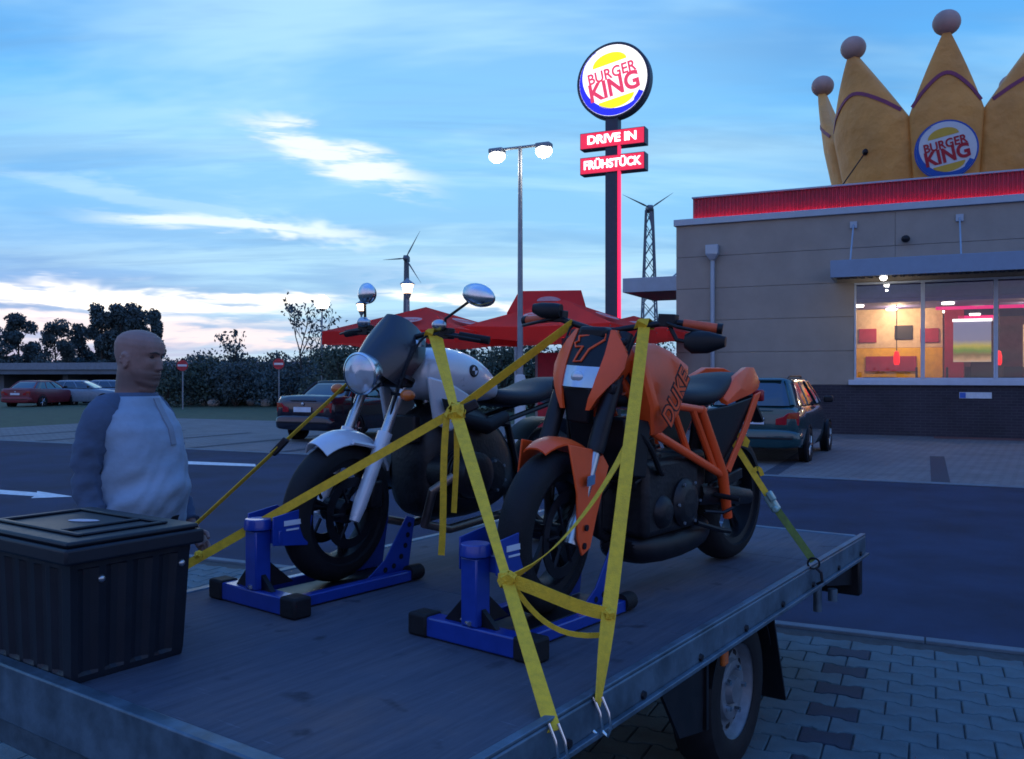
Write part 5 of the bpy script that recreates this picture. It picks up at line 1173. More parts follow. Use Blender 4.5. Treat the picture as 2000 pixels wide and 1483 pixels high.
        part(MB().prism([(-0.96, s * 0.13, 0.745), (-1.20, s * 0.14, 0.765), (-1.50, s * 0.135, 0.80), (-1.30, s * 0.13, 0.60), (-1.16, s * 0.12, 0.49)], (0, s * 0.012, 0)), 'side_panel', 'black_plastic', root, bevel=0.005)
        part(MB().prism([(-1.48, s * 0.146, 0.81), (-1.57, s * 0.138, 0.825), (-1.40, s * 0.150, 0.66), (-1.20, s * 0.148, 0.455), (-1.16, s * 0.148, 0.475), (-1.33, s * 0.150, 0.645)], (0, s * 0.012, 0)), 'tail_strut', 'orange_paint', root, bevel=0.003)
        part(MB().tube([(-1.10, s * 0.13, 0.36), (-1.10, s * 0.25, 0.35)], 0.012, 8), 'foot_peg', 'black_rubber', root)
        part(MB().tube([(-1.02, s * 0.08, 0.37), (-1.25, s * 0.115, 0.345), (-1.48, s * 0.12, 0.313)], [0.04, 0.036, 0.028], 10, flat=1.3), 'swing_arm', 'engine_metal', root)
    part(MB().tube([(-1.12, 0.0, 0.40), (-1.20, 0.0, 0.70)], 0.035, 10), 'shock', 'dark_metal', root)
    part(MB().box((-1.25, 0.11, 0.41), (0.34, 0.02, 0.05), Matrix.Rotation(rad(8), 3, 'Y')), 'chain_guard', 'black_plastic', root, bevel=0.006)
    part(MB().box((-1.76, 0, 0.80), (0.03, 0.16, 0.06)), 'rear_light', 'red_lens', root, bevel=0.01)
    part(MB().prism([(-1.68, -0.05, 0.80), (-1.68, 0.05, 0.80), (-1.80, 0.06, 0.66), (-1.80, -0.06, 0.66)], (-0.012, 0, 0.01)), 'plate_holder', 'black_plastic', root)
    part(MB().tube([(-0.90, 0.14, 0.26), (-1.12, 0.15, 0.20), (-1.17, 0.17, 0.19)], 0.012, 8), 'side_stand', 'dark_metal', root)
    return root
OB = orange_bike()

# ---------------------------------------------------------------- wheel chocks
def chock(bike, label):
    root = empty('wheel_chock', bike.location, bike.rotation_euler.z, label, 'wheel chock', 'blue wheel chocks on the trailer deck')
    cb = MB().b2((0.365, -0.20, 0.004), (0.435, 0.20, 0.072)).build('crossbar', 'blue_steel', root, bevel=0.006)
    for s in (-1, 1):
        MB().b2((0.358, s * 0.235 - 0.045, 0.0), (0.442, s * 0.235 + 0.045, 0.079)).build('end_cap', 'black_rubber', cb, bevel=0.01)
        r_ = MB().b2((-0.28, s * 0.15 - 0.022, 0.006), (0.364, s * 0.15 + 0.022, 0.050)).build('side_rail', 'blue_steel', root, bevel=0.005)
        MB().lathe([(0.001, -0.04), (0.032, -0.04), (0.035, -0.03), (0.035, 0.035), (0.001, 0.035)], (-0.30, s * 0.15, 0.036), (1, 0, 0), 14).build('end_cap', 'black_rubber', r_)
        # wheel clamp plates at the top of the upright
        c = MB().prism([(0.39, s * 0.078, 0.245), (0.225, s * 0.078, 0.225), (0.20, s * 0.078, 0.34), (0.25, s * 0.078, 0.375), (0.39, s * 0.078, 0.355)], (0, s * 0.006, 0)).build('clamp_plate', 'blue_steel', root, bevel=0.002)
        MB().b2((0.25, s * 0.0855 - 0.001, 0.315), (0.34, s * 0.0855 + 0.001, 0.335)).b2((0.27, s * 0.0855 - 0.001, 0.295), (0.33, s * 0.0855 + 0.001, 0.302)).build('label', 'white_label', c)
        # rear cradle plates with adjustment holes
        q = MB().prism([(-0.08, s * 0.082, 0.03), (-0.33, s * 0.082, 0.03), (-0.37, s * 0.082, 0.26), (-0.32, s * 0.082, 0.275), (-0.19, s * 0.082, 0.10)], (0, s * 0.006, 0)).build('cradle_plate', 'blue_steel', root, bevel=0.002)
        h = MB()
        for (hx, hz) in ((-0.335, 0.235), (-0.325, 0.19), (-0.31, 0.145), (-0.285, 0.10), (-0.24, 0.065), (-0.19, 0.055)):
            h.lathe([(0.001, 0.001), (0.012, 0.001), (0.012, 0)], (hx, s * 0.0885, hz), (0, s, 0), 10)
        h.build('holes', 'black_rubber', q)
    MB().b2((0.365, -0.035, 0.073), (0.435, 0.035, 0.30)).build('upright', 'blue_steel', root, bevel=0.005)
    MB().b2((0.35, -0.087, 0.245), (0.365, 0.087, 0.30)).lathe([(0.001, 0.03), (0.05, 0.03), (0.055, 0), (0.055, -0.012), (0.001, -0.012)], (0.40, 0, 0.315), (0, 0, 1), 12).build('bracket', 'blue_steel', root, bevel=0.003)
    MB().prism([(0.365, -0.012, 0.073), (0.24, -0.012, 0.073), (0.365, -0.012, 0.18)], (0, 0.024, 0)).prism([(0.39, -0.036, 0.073), (0.39, -0.13, 0.073), (0.39, -0.036, 0.17)], (0.02, 0, 0)).prism([(0.39, 0.036, 0.073), (0.39, 0.10, 0.073), (0.39, 0.036, 0.13)], (0.02, 0, 0)).build('gusset', 'dark_metal', root)
    MB().b2((-0.33, -0.08, 0.012), (0.364, 0.08, 0.029)).build('wheel_channel', 'dark_metal', root, bevel=0.003)
    MB().tube([(0.41, -0.05, 0.085), (0.44, 0.01, 0.085)], 0.008, 8).build('lock_pin', 'chrome', root)
    return root
chock(SB, 'blue steel wheel chock clamping the silver motorcycle front wheel'); chock(OB, 'blue steel wheel chock clamping the orange motorcycle front wheel')

# ---------------------------------------------------------------- tie-down straps
def bw(bike, p, st=None):
    p = Vector(p)
    if st is not None: p = steer(st) @ p
    return Matrix.Translation(bike.location) @ Matrix.Rotation(bike.rotation_euler.z, 4, 'Z') @ p
def pv_(p): return HORIZON + F_PX * (CAM_H - p.z) / p.y
def on_line(a, b, v):
    lo, hi = 0.0, 1.0
    for _ in range(40):
        m = (lo + hi) / 2
        if pv_(a.lerp(b, m)) < v: lo = m
        else: hi = m
    return a.lerp(b, (lo + hi) / 2)
CS = Vector((1, 0, 0))
def strap_root(label, o):
    return empty('tie_down_strap', o, 0, label, 'strap', None)
def web(root, name, pts, w=0.032, m='strap_yellow', side=CS, th=0.003):
    o = Vector(root.location); return MB().ribbon([Vector(p) - o for p in pts], w, th, side).build(name, m, root)
def lerp_pts(a, b, n=10, sag=0.0, tw=None): return [a.lerp(b, i / n) - Vector((0, 0, sag * math.sin(math.pi * i / n))) for i in range(n + 1)]
def hook(root, p, d, name='hook'):
    o = Vector(root.location); p = Vector(p) - o; d = Vector(d)
    for s in (-1, 1):
        q = p + CS * 0.012 * s
        MB().tube([q + Vector((0, 0, 0.02)), q + d * 0.02 + Vector((0, 0, -0.02)), q + d * 0.028 + Vector((0, 0, -0.06)), q + d * 0.018 + Vector((0, 0, -0.085)), q - d * 0.0 + Vector((0, 0, -0.075))], 0.0045, 8).build(name, 'chrome', root)
hookR1 = TW(TWD + 0.012, 0.60, BZ - 0.01); hookR2 = TW(TWD + 0.012, 0.83, BZ - 0.01); hookL = TW(0.0, 0.60, BZ + 0.01); hookR3 = TW(TWD + 0.012, 2.86, BZ + 0.01)
sbL = bw(SB, (-0.375, 0.17, 1.10), 8); sbR = bw(SB, (-0.20, -0.13, 0.88), 8); obL = bw(OB, (-0.41, 0.16, 1.115), 9); obR = bw(OB, (-0.40, -0.15, 1.11), 9)
n0 = Vector((nv.x, nv.y, 0))
s1 = strap_root('yellow strap from the silver motorcycle handlebar down to the front right rail hook', hookR1)
kn1 = on_line(sbL, hookR1, 806); kn2 = on_line(sbL, hookR1, 1132)
web(s1, 'webbing', lerp_pts(sbL, kn1, 6), 0.034); web(s1, 'webbing', [p + Vector((0.03, -0.004, 0.0)) * (1 - i / 6) for i, p in enumerate(lerp_pts(sbL, kn1, 6))], 0.030)
web(s1, 'webbing', lerp_pts(kn1, kn2, 8), [0.05, 0.048, 0.046, 0.044, 0.042, 0.038, 0.034, 0.03, 0.03]); web(s1, 'webbing', lerp_pts(kn2, hookR1, 16), 0.042, side=[CS * math.cos(t) + Vector((0, 1, 0)) * math.sin(t) for t in [0.7 - 0.9 * i / 16 for i in range(17)]])
o = Vector(s1.location)
web(s1, 'handlebar_loop', [sbL + Vector((-0.02, 0, -0.02)), sbL + Vector((-0.01, -0.02, 0.005)), sbL + Vector((0.0, -0.005, 0.022)), sbL + Vector((0.02, 0.02, 0.005)), sbL + Vector((0.02, 0.02, -0.02))], 0.036)
def knot(root, p, r, seed):
    rnd = random.Random(seed); o = Vector(root.location); mb = MB()
    for k in range(4):
        a = Vector((rnd.gauss(0, 1), rnd.gauss(0, .4), rnd.gauss(0, 1))).normalized(); b = a.orthogonal().normalized(); c = a.cross(b)
        pts = [p - o + (b * math.cos(t) + c * math.sin(t)) * r * rnd.uniform(0.75, 1.05) + a * rnd.uniform(-.3, .3) * r for t in [2 * math.pi * i / 9 for i in range(10)]]
        mb.ribbon(pts, r * 0.9, 0.004, a)
    mb.build('knot', 'strap_yellow', root)
knot(s1, kn1 + Vector((0, -0.005, 0)), 0.036, 3); knot(s1, kn2, 0.028, 5)
bkl = kn1 + Vector((0.05, 0.02, 0.02)) - o
MB().box(bkl, (0.075, 0.03, 0.04), Matrix.Rotation(rad(-25), 3, 'Y')).build('buckle', 'dark_metal', s1, bevel=0.006)
# loose tails hanging from the knot
d1 = kn1 + Vector((-0.035, -0.005, -0.02)); e1 = on_line(d1, d1 + Vector((-0.03, -0.0, -0.75)), 1085)
web(s1, 'loose_tail', bez(d1, d1 + Vector((-0.02, -0.02, -0.2)), e1 + Vector((0.015, 0, 0.2)), e1, 12), 0.026)
d2 = kn1 + Vector((0.0, 0.03, -0.03)); e2 = on_line(d2, d2 + Vector((-0.02, 0.0, -0.75)), 1002)
web(s1, 'loose_tail', bez(d2, d2 + Vector((0.005, 0, -0.15)), e2 + Vector((0.01, 0, 0.2)), e2, 10), 0.022)
hook(s1, hookR1, n0)
# orange bike, right rail
s2 = strap_root('yellow strap straight down from the orange motorcycle handlebar to the right rail', hookR2)
m1 = on_line(obL, hookR2, 860); m2 = on_line(obL, hookR2, 1200)
web(s2, 'webbing', lerp_pts(obL, hookR2, 28), 0.046, side=[CS * math.cos(t) + Vector((0, 1, 0)) * math.sin(t) for t in [0.25 * math.sin(i * 0.5) + (0.95 * (i - 14) / 14 if i > 14 else 0) for i in range(29)]]); knot(s2, m2, 0.02, 8)
web(s2, 'handlebar_loop', [obL + Vector((-0.02, 0, -0.02)), obL + Vector((-0.012, -0.02, 0.005)), obL + Vector((0.0, -0.005, 0.022)), obL + Vector((0.02, 0.02, 0.005)), obL + Vector((0.02, 0.02, -0.02))], 0.045)
web(s2, 'loose_end', bez(m1, m1 + Vector((-0.09, -0.02, -0.16)), kn2 + Vector((0.18, 0.02, 0.07)), kn2, 14), 0.030, side=[Vector((0.75, 0, 0.65))] * 15)
web(s2, 'loose_end', bez(kn2, kn2 + Vector((0.12, -0.02, -0.03)), m2 + Vector((-0.12, 0, 0.02)), m2, 10), 0.040, side=Vector((0.1, 0, 1)))
web(s2, 'loose_end', bez(kn2 + Vector((0.02, 0, -0.02)), kn2 + Vector((0.10, 0, -0.14)), m2 + Vector((-0.14, 0, -0.08)), m2 + Vector((0, 0, -0.06)), 12), 0.016, side=Vector((0.1, 0, 1)))
hook(s2, hookR2, n0)
# left rail straps
s3 = strap_root('taut yellow strap from the silver motorcycle fork to the left rail behind the tote', hookL)
web(s3, 'webbing', lerp_pts(sbR, hookL, 8), 0.030, side=Vector((0.6, 0, 0.8)))
mid = sbR.lerp(hookL, 0.33) - Vector(s3.location)
MB().box(mid, (0.03, 0.035, 0.09), Matrix.Rotation(rad(43), 3, 'Y')).build('ratchet', 'dark_metal', s3, bevel=0.006)
hook(s3, hookL, -n0)
s4 = strap_root('long yellow strap from the orange motorcycle across the silver front wheel to the left rail', hookL + tv * 0.05)
mk = obR.lerp(hookL, 0.33); mk = px(885, 806, mk.y - 0.10)
web(s4, 'webbing', lerp_pts(obR, mk, 8), 0.036, side=Vector((0.5, 0, 0.85))); web(s4, 'webbing', lerp_pts(mk, hookL + tv * 0.05, 12), 0.034, side=Vector((0.45, 0, 0.9)))
knot(s4, hookL.lerp(mk, 0.26) , 0.016, 12); hook(s4, hookL + tv * 0.05, -n0)
# rear strap
s5 = strap_root('green and yellow ratchet strap from the orange motorcycle rear to the right rail', hookR3)
ra = bw(OB, (-1.42, 0.13, 0.56)); rb = px(1425, 852, ra.y + 0.02)
md = rb.lerp(hookR3, 0.52)
web(s5, 'webbing', bez(ra, ra + Vector((0.05, 0, 0.06)), rb + Vector((-0.04, 0, 0.02)), rb, 6) + lerp_pts(rb, md, 5)[1:], 0.030, 'strap_yellow'); web(s5, 'webbing', lerp_pts(md, hookR3 + Vector((0, 0, 0.03)), 6), 0.036, 'strap_green')
dd = (hookR3 - rb).normalized(); mo = md - Vector(s5.location)
R3 = dd.to_track_quat('Z', 'Y').to_matrix()
MB().box(mo, (0.05, 0.04, 0.085), R3).box(mo + Vector((-0.012, -0.02, 0.035)), (0.035, 0.03, 0.05), R3).lathe([(0.001, 0.032), (0.017, 0.032), (0.017, -0.032), (0.001, -0.032)], mo + dd * 0.03, R3 @ Vector((1, 0, 0)), 12).build('ratchet', mat('ratchet_zinc', (0.26, 0.44, 0.42), 0.4, 0.3), s5, bevel=0.008)
web(s5, 'loose_tail', bez(rb.lerp(md, 0.55), rb.lerp(md, 0.55) + Vector((0.02, 0, 0.03)), rb.lerp(md, 0.55) + Vector((0.035, 0, 0.03)), rb.lerp(md, 0.55) + Vector((0.045, 0, -0.015)), 6), 0.02)
hk = hookR3 - Vector(s5.location)
MB().lathe([(0.022, -0.005), (0.03, -0.005), (0.03, 0.005), (0.022, 0.005), (0.022, -0.005)], hk + Vector((0, 0, 0.02)), (0.2, 1, 0.2), 16).tube([hk + Vector((0.01, 0, 0)), hk + n0 * 0.035 + Vector((0, 0, -0.02)), hk + n0 * 0.04 + Vector((0, 0, -0.06)), hk + n0 * 0.015 + Vector((0, 0, -0.075))], 0.007, 8).build('hook', 'dark_metal', s5)

# ================================================================ CARS
glass_mat('car_glass', (0.05, 0.06, 0.08), 0.10)
mat('car_glass_dark', (0.008, 0.010, 0.016), 0.06, 0.0, var=0.1, coat=1.0, spec=0.8)
def car(name, loc, rz, paint, label, cat, st, gh, zs=1.0, plate='', roofm=None, wagon=True, WB=(0.95, 3.68), R=0.315, tail=True, group=None):
    root = empty(name, loc, rz, label, cat, group)
    rings = []
    for x, hw, z0, z1 in st:
        ring = []
        prof = [(0.0, z0), (0.6, z0), (0.93, z0 + 0.03), (0.985, z0 + (z1 - z0) * 0.25), (1.0, z0 + (z1 - z0) * 0.5), (0.985, z0 + (z1 - z0) * 0.72), (0.955, z0 + (z1 - z0) * 0.9), (0.88, z1 - 0.012), (0.6, z1), (0.0, z1 + 0.012)]
        for s, pr in ((1, prof), (-1, list(reversed(prof))[1:-1])):
            ring += [Vector((x, s * hw * a, z * zs)) for a, z in pr]
        rings.append(ring)
    body = MB().loft(rings, True).build('body', paint, root, sharp=42)
    def gring(x0, x1, hw, z, p=7, n=40):
        cx, hx = (x0 + x1) / 2, (x1 - x0) / 2; out = []
        for j in range(n):
            t = 2 * math.pi * j / n; c, s_ = math.cos(t), math.sin(t)
            out.append(Vector((cx + hx * math.copysign(abs(c) ** (2 / p), c), hw * math.copysign(abs(s_) ** (2 / p), s_), z * zs)))
        return out
    (bx0, bx1, bhw, bz), (rx0, rx1, rhw, rz_) = gh
    def gl(f, k=1.0, dz=0.0):
        e = f ** 1.12
        g = gring(bx0 + (rx0 - bx0) * e, bx1 + (rx1 - bx1) * e, (bhw + (rhw - bhw) * e) * k, bz + (rz_ - bz) * f + dz)
        return g
    MB().loft([gl(0), gl(0.25), gl(0.5), gl(0.75), gl(0.86)], True).build('windows', 'car_glass_dark', root, sharp=40)
    roof = [[p + Vector((0, 0, 0)) for p in gl(0.84, 1.012)], gl(0.93, 1.008), gl(0.985, 0.985), [Vector((p.x * 0.94 + (rx0 + rx1) / 2 * 0.06, p.y * 0.9, p.z + 0.012)) for p in gl(1.0, 0.94)], [Vector((p.x * 0.5 + (rx0 + rx1) / 4, p.y * 0.45, p.z + 0.022)) for p in gl(1.0, 0.9)]]
    MB().loft(roof, True).build('roof', roofm or paint, root, sharp=42)
    for j in (15, 24, 4, 35):                                  # corner pillars
        MB().tube([gl(f, 1.004)[j] for f in (0, 0.3, 0.6, 0.88)], 0.05, 8).build('pillar', roofm or paint, root)
    for s in (-1, 1):
        for fx in (0.36, 0.66):
            pts = []
            for f in (0, 0.3, 0.6, 0.88):
                g = gl(f); x = min(p.x for p in g) + (max(p.x for p in g) - min(p.x for p in g)) * fx
                y = max(p.y for p in g); pts.append(Vector((x, s * (y + 0.002), g[0].z)))
            MB().tube(pts, 0.03, 6, flat=0.5).build('pillar', roofm or paint, root)
    hwm = max(a[1] for a in st)
    for x in WB:
        for s in (-1, 1):
            MB().lathe([(0.001, -0.05), (R + 0.055, -0.05), (R + 0.06, 0.004), (R + 0.03, 0.006), (R + 0.03, -0.045), (0.001, -0.045)], (x, s * (hwm + 0.001), R * 1.02), (0, s, 0), 28).build('wheel_arch', 'black_plastic', root)
            w = MB().lathe([(0.001, 0.0), (0.05, 0.0), (0.07, -0.02), (0.19, -0.03), (0.205, 0.0), (0.215, -0.01), (0.215, -0.15)], (x, s * (hwm + 0.004), R), (0, s, 0), 28).build('wheel', 'dark_metal', root)
            sp = MB()
            for k in range(7):
                t = 2 * math.pi * k / 7; c = Vector((x, s * (hwm + 0.004), R)); sp.tube([c + Vector((0.04 * math.cos(t), 0, 0.04 * math.sin(t))), c + Vector((0.2 * math.cos(t), -s * 0.005, 0.2 * math.sin(t)))], [0.03, 0.02], 6, flat=0.6)
            sp.build('spokes', 'alloy', w)
            MB().lathe([(0.205, -0.01), (0.23, 0.014), (0.28, 0.016), (R - 0.012, 0.004), (R, -0.02), (R, -0.17), (0.2, -0.18)], (x, s * (hwm + 0.004), R), (0, s, 0), 30).build('tyre', 'black_rubber', w)
    # rear: bumper, lights, plate
    hw0 = st[1][1]; zb = st[1][3] * zs
    MB().loft([rring(-0.02, hw0 * 0.93, 0.30 * zs, 0.56 * zs, 4), rring(0.0, hw0 * 1.0, 0.27 * zs, 0.585 * zs, 5), rring(0.12, hw0 * 1.06, 0.26 * zs, 0.59 * zs, 5), rring(0.3, hw0 * 1.065, 0.27 * zs, 0.58 * zs, 5)], True).build('rear_bumper', paint, root, sharp=60)
    MB().b2((-0.025, -hw0 * 0.9, 0.42 * zs), (0.0, hw0 * 0.9, 0.455 * zs)).build('bumper_strip', 'black_plastic', root, bevel=0.008)
    if tail:
        for s in (-1, 1):
            tl_ = MB().prism([(0.012, s * hw0 * 0.54, 0.66 * zs), (0.012, s * hw0 * 0.54, 0.76 * zs), (0.012, s * hw0 * 0.70, 0.80 * zs), (0.012, s * hw0 * 0.80, 0.86 * zs), (0.05, s * hw0 * 1.01, 0.87 * zs), (0.05, s * hw0 * 1.01, 0.655 * zs)], (0.10, 0, 0)).build('tail_light', 'red_lens', root, bevel=0.01)
            MB().prism([(0.008, s * hw0 * 0.76, 0.765 * zs), (0.008, s * hw0 * 0.82, 0.85 * zs), (0.044, s * hw0 * 1.0, 0.86 * zs), (0.044, s * hw0 * 1.0, 0.765 * zs)], (0.02, 0, 0)).build('indicator_lens', mat('amber_lens', (0.35, 0.05, 0.015), 0.25), tl_)
            MB().box((bx1 - 0.25, s * (bhw + 0.14), (bz + 0.06) * zs), (0.10, 0.19, 0.13)).build('wing_mirror', 'black_plastic', root, bevel=0.03)
    pl = MB().b2((-0.005, -0.26, 0.665 * zs), (0.010, 0.26, 0.775 * zs)).build('number_plate', 'plate_white', root, bevel=0.004)
    if plate:
        t = text_mb(plate, 0.085, 0.001, 0.003); xx = [p.x for p in t.v]; sc = 0.40 / (max(xx) - min(xx))
        t.xf(basis((0, -1, 0), (0, 0, 1), (-0.0075, -0.02, 0.72 * zs)) @ Matrix.Diagonal((sc, 1, 1, 1))).build('plate_lettering', 'black_plastic', pl, smooth=False)
        MB().b2((-0.0085, 0.215, 0.67 * zs), (-0.0055, 0.255, 0.77 * zs)).build('plate_band', 'sign_blue', pl)
    MB().box((0.02, 0, (bz - 0.08) * zs), (0.02, hw0 * 0.95, 0.02)).build('boot_trim', paint, root, bevel=0.005)
    MB().lathe([(0.001, 0.006), (0.035, 0.004), (0.04, 0.0)], (0.008, 0, 0.84 * zs), (-1, 0, 0), 16).build('badge', 'alloy', root)
    return root
mat('green_paint', (0.012, 0.060, 0.070), 0.2, 0.35, var=0.05, coat=0.8); mat('night_paint', (0.010, 0.013, 0.026), 0.18, 0.3, var=0.05, coat=0.8)
wag = [(0.03, 0.76, 0.34, 0.84), (0.05, 0.85, 0.30, 0.93), (0.18, 0.89, 0.26, 0.985), (0.7, 0.91, 0.22, 1.0), (1.6, 0.915, 0.21, 0.98), (2.8, 0.91, 0.21, 0.955), (3.3, 0.86, 0.22, 0.93), (4.05, 0.80, 0.24, 0.82), (4.38, 0.70, 0.28, 0.72), (4.46, 0.58, 0.34, 0.64)]
fz = math.atan2(rn.y, rn.x)
gc = car('parked_car', px(1464, HORIZON, 16.2) - Vector((0, 0, 1.6)), fz - rad(2), 'green_paint', 'dark green estate car parked in front of the restaurant wall', 'car', wag, ((0.08, 3.25, 0.84, 0.975), (0.42, 2.35, 0.64, 1.43)), 1.09, 'A KR 222')
for s in (-1, 1):
    MB().tube([(0.62, s * 0.57, 1.555), (0.75, s * 0.575, 1.595), (2.0, s * 0.575, 1.60), (2.15, s * 0.57, 1.555)], 0.016, 8).build('roof_rail', 'black_plastic', gc)
MB().b2((0.34, -0.5, 1.515), (0.54, 0.5, 1.54)).build('roof_spoiler', 'green_paint', gc, bevel=0.01)
MB().tube([(0.09, 0.0, 1.10), (0.14, 0.25, 1.13)], 0.008, 6).build('rear_wiper', 'black_plastic', gc)
cab = [(0.03, 0.70, 0.36, 0.84), (0.05, 0.80, 0.32, 0.94), (0.16, 0.86, 0.27, 1.02), (0.6, 0.90, 0.22, 1.03), (1.1, 0.91, 0.21, 0.99), (2.8, 0.90, 0.21, 0.94), (3.3, 0.88, 0.22, 0.92), (4.1, 0.82, 0.24, 0.80), (4.4, 0.70, 0.28, 0.70), (4.48, 0.58, 0.34, 0.62)]
car('parked_car', px(590, HORIZON, 21.4) - Vector((0, 0, 1.6)), fz, 'night_paint', 'nearly black convertible parked left behind the silver motorcycle', 'car', cab, ((0.80, 3.05, 0.78, 1.0), (1.30, 2.25, 0.58, 1.34)), 1.10, '', roofm='black_plastic')
mat('far_red', (0.16, 0.02, 0.03), 0.4, var=0.1); mat('far_white', (0.17, 0.23, 0.29), 0.4, var=0.1); mat('far_blue', (0.12, 0.20, 0.32), 0.4)
for u, Y, pm_, rz_, lab in ((38, 46, 'far_red', 1.45, 'red car parked far left by the bridge'), (150, 50, 'far_white', 0.1, 'white car parked far left beside the red car'), (208, 53, 'far_white', 0.25, 'white car parked just left of the bald man')):
    q = px(u, HORIZON, Y); car('parked_car', Vector((q.x - 2 * math.cos(rz_), q.y, -0.05)), rz_, pm_, lab, 'car', cab, ((0.5, 3.1, 0.78, 1.0), (1.1, 2.35, 0.58, 1.40)), 1.0, '', tail=True)

# ================================================================ PERSON
def person():
    g = px(266, HORIZON, 3.86)
    phi = rad(-17)
    root = empty('person', (g.x, g.y, 0), phi, 'bald man in white shirt with grey blue sleeves watching the motorcycles', 'person')
    skin = mat('skin', (0.235, 0.14, 0.12), 0.6, var=0.18, scale=9, bump=0.12, bscale=60)
    # skin with a stubble shadow on the jaw (colour of the beard itself)
    nt = skin.node_tree; N = nt.nodes; L = nt.links; bs = N['Principled BSDF']; src = bs.inputs['Base Color'].links[0].from_socket
    tc = N.new('ShaderNodeTexCoord'); sp = N.new('ShaderNodeSeparateXYZ'); L.new(tc.outputs['Object'], sp.inputs[0])
    mr = N.new('ShaderNodeMapRange'); mr.inputs['From Min'].default_value = 1.64; mr.inputs['From Max'].default_value = 1.60; L.new(sp.outputs[2], mr.inputs['Value'])
    mr2 = N.new('ShaderNodeMapRange'); mr2.inputs['From Min'].default_value = 1.52; mr2.inputs['From Max'].default_value = 1.56; L.new(sp.outputs[2], mr2.inputs['Value'])
    mu = N.new('ShaderNodeMath'); mu.operation = 'MULTIPLY'; L.new(mr.outputs[0], mu.inputs[0]); L.new(mr2.outputs[0], mu.inputs[1])
    mu2 = N.new('ShaderNodeMath'); mu2.operation = 'MULTIPLY'; mu2.inputs[1].default_value = 0.75; L.new(mu.outputs[0], mu2.inputs[0])
    mx = N.new('ShaderNodeMix'); mx.data_type = 'RGBA'; L.new(mu2.outputs[0], mx.inputs[0]); L.new(src, mx.inputs[6]); mx.inputs[7].default_value = (0.10, 0.065, 0.06, 1)
    L.new(mx.outputs[2], bs.inputs['Base Color'])
    shirt = mat('shirt_white', (0.245, 0.335, 0.44), 0.9, var=0.12, scale=5, bump=0.9, bscale=7)
    slv = mat('shirt_blue', (0.062, 0.098, 0.165), 0.9, var=0.15, scale=5, bump=0.9, bscale=9)
    jean = mat('jeans', (0.03, 0.04, 0.07), 0.85, var=0.15, scale=9)
    def er(z, hy, hx, xo=0.0, yo=0.0, p=2.3, n=24):
        out = []
        for j in range(n):
            t = 2 * math.pi * j / n; c, s = math.cos(t), math.sin(t)
            out.append(Vector((xo + hx * math.copysign(abs(c) ** (2 / p), c), yo + hy * math.copysign(abs(s) ** (2 / p), s), z)))
        return out
    torso = [(0.90, .175, .145, 0.0), (0.98, .185, .165, .015), (1.05, .18, .162, .028), (1.12, .178, .165, .034), (1.20, .175, .158, .032), (1.28, .175, .148, .022), (1.37, .178, .14, .012), (1.435, .160, .118, -.004), (1.480, .122, .10, -.014), (1.514, .088, .086, -.014)]
    hd = Matrix.Translation((0.0, 0, 1.55)) @ Matrix.Rotation(rad(4), 4, 'Z') @ Matrix.Rotation(rad(8), 4, 'Y') @ Matrix.Translation((0.0, 0, -1.55))
    b = MB().loft([er(z, hy * 0.93, hx * 0.93, xo) for z, hy, hx, xo in torso], True)
    b.tube([(-0.018, 0, 1.42), (-0.015, 0, 1.52), (-0.010, 0, 1.58), (0.0, 0, 1.65)], [0.086, 0.076, 0.074, 0.074], 20)
    h = MB()
    def curve(tab, z):
        for (z0, a), (z1, b_) in zip(tab, tab[1:]):
            if z0 <= z <= z1:
                t = (z - z0) / (z1 - z0); t = t * t * (3 - 2 * t) * 0.35 + t * 0.65; return a + (b_ - a) * t
        return tab[-1][1]
    FR = [(0, .060), (.012, .088), (.026, .097), (.044, .093), (.060, .097), (.076, .098), (.086, .094), (.12, .096), (.148, .094), (.165, .101), (.19, .100), (.21, .093), (.228, .078), (.242, .057), (.251, .032), (.255, .003)]
    BK = [(0, .0), (.03, -.035), (.06, -.065), (.10, -.093), (.14, -.109), (.18, -.114), (.21, -.107), (.228, -.091), (.242, -.067), (.251, -.038), (.255, -.004)]
    WD = [(0, .022), (.015, .044), (.04, .062), (.08, .071), (.12, .075), (.16, .079), (.19, .080), (.213, .074), (.230, .062), (.243, .046), (.251, .027), (.255, .003)]
    ex = math.exp; hr = []
    for i in range(86):
        z = .255 * (1 - (1 - i / 85) ** 1.0); f, bk, w = curve(FR, z), curve(BK, z), curve(WD, z); cx, hx = (f + bk) / 2, (f - bk) / 2; ring = []
        for j in range(120):
            t = 2 * math.pi * j / 120; c, s_ = math.cos(t), math.sin(t); pw = 2 / 2.35
            x = cx + hx * math.copysign(abs(c) ** pw, c); y = w * math.copysign(abs(s_) ** pw, s_); ay = abs(y)
            if c > 0.15:
                sm = max(0, min(1, (z - .084) / .012)); d = .024 * ex(-(y / .0125) ** 2) * max(0, min(1, (.155 - z) / .052)) * sm
                d += .008 * ex(-((ay - .013) / .007) ** 2) * ex(-((z - .097) / .008) ** 2)
                d -= .011 * ex(-((ay - .031) / .017) ** 2) * ex(-((z - .147) / .011) ** 2)
                d += .004 * ex(-((ay - .028) / .02) ** 2) * ex(-((z - .165) / .008) ** 2)
                d += .0045 * ex(-(y / .022) ** 2) * (ex(-((z - .060) / .006) ** 2) + ex(-((z - .073) / .0055) ** 2)) - .004 * ex(-(y / .026) ** 2) * ex(-((z - .0665) / .003) ** 2)
                d += .004 * ex(-((ay - .044) / .016) ** 2) * ex(-((z - .118) / .02) ** 2)
                x += d
            ring.append(Vector((x, y, 1.548 + z)))
        hr.append(ring)
    h.loft(hr, True)
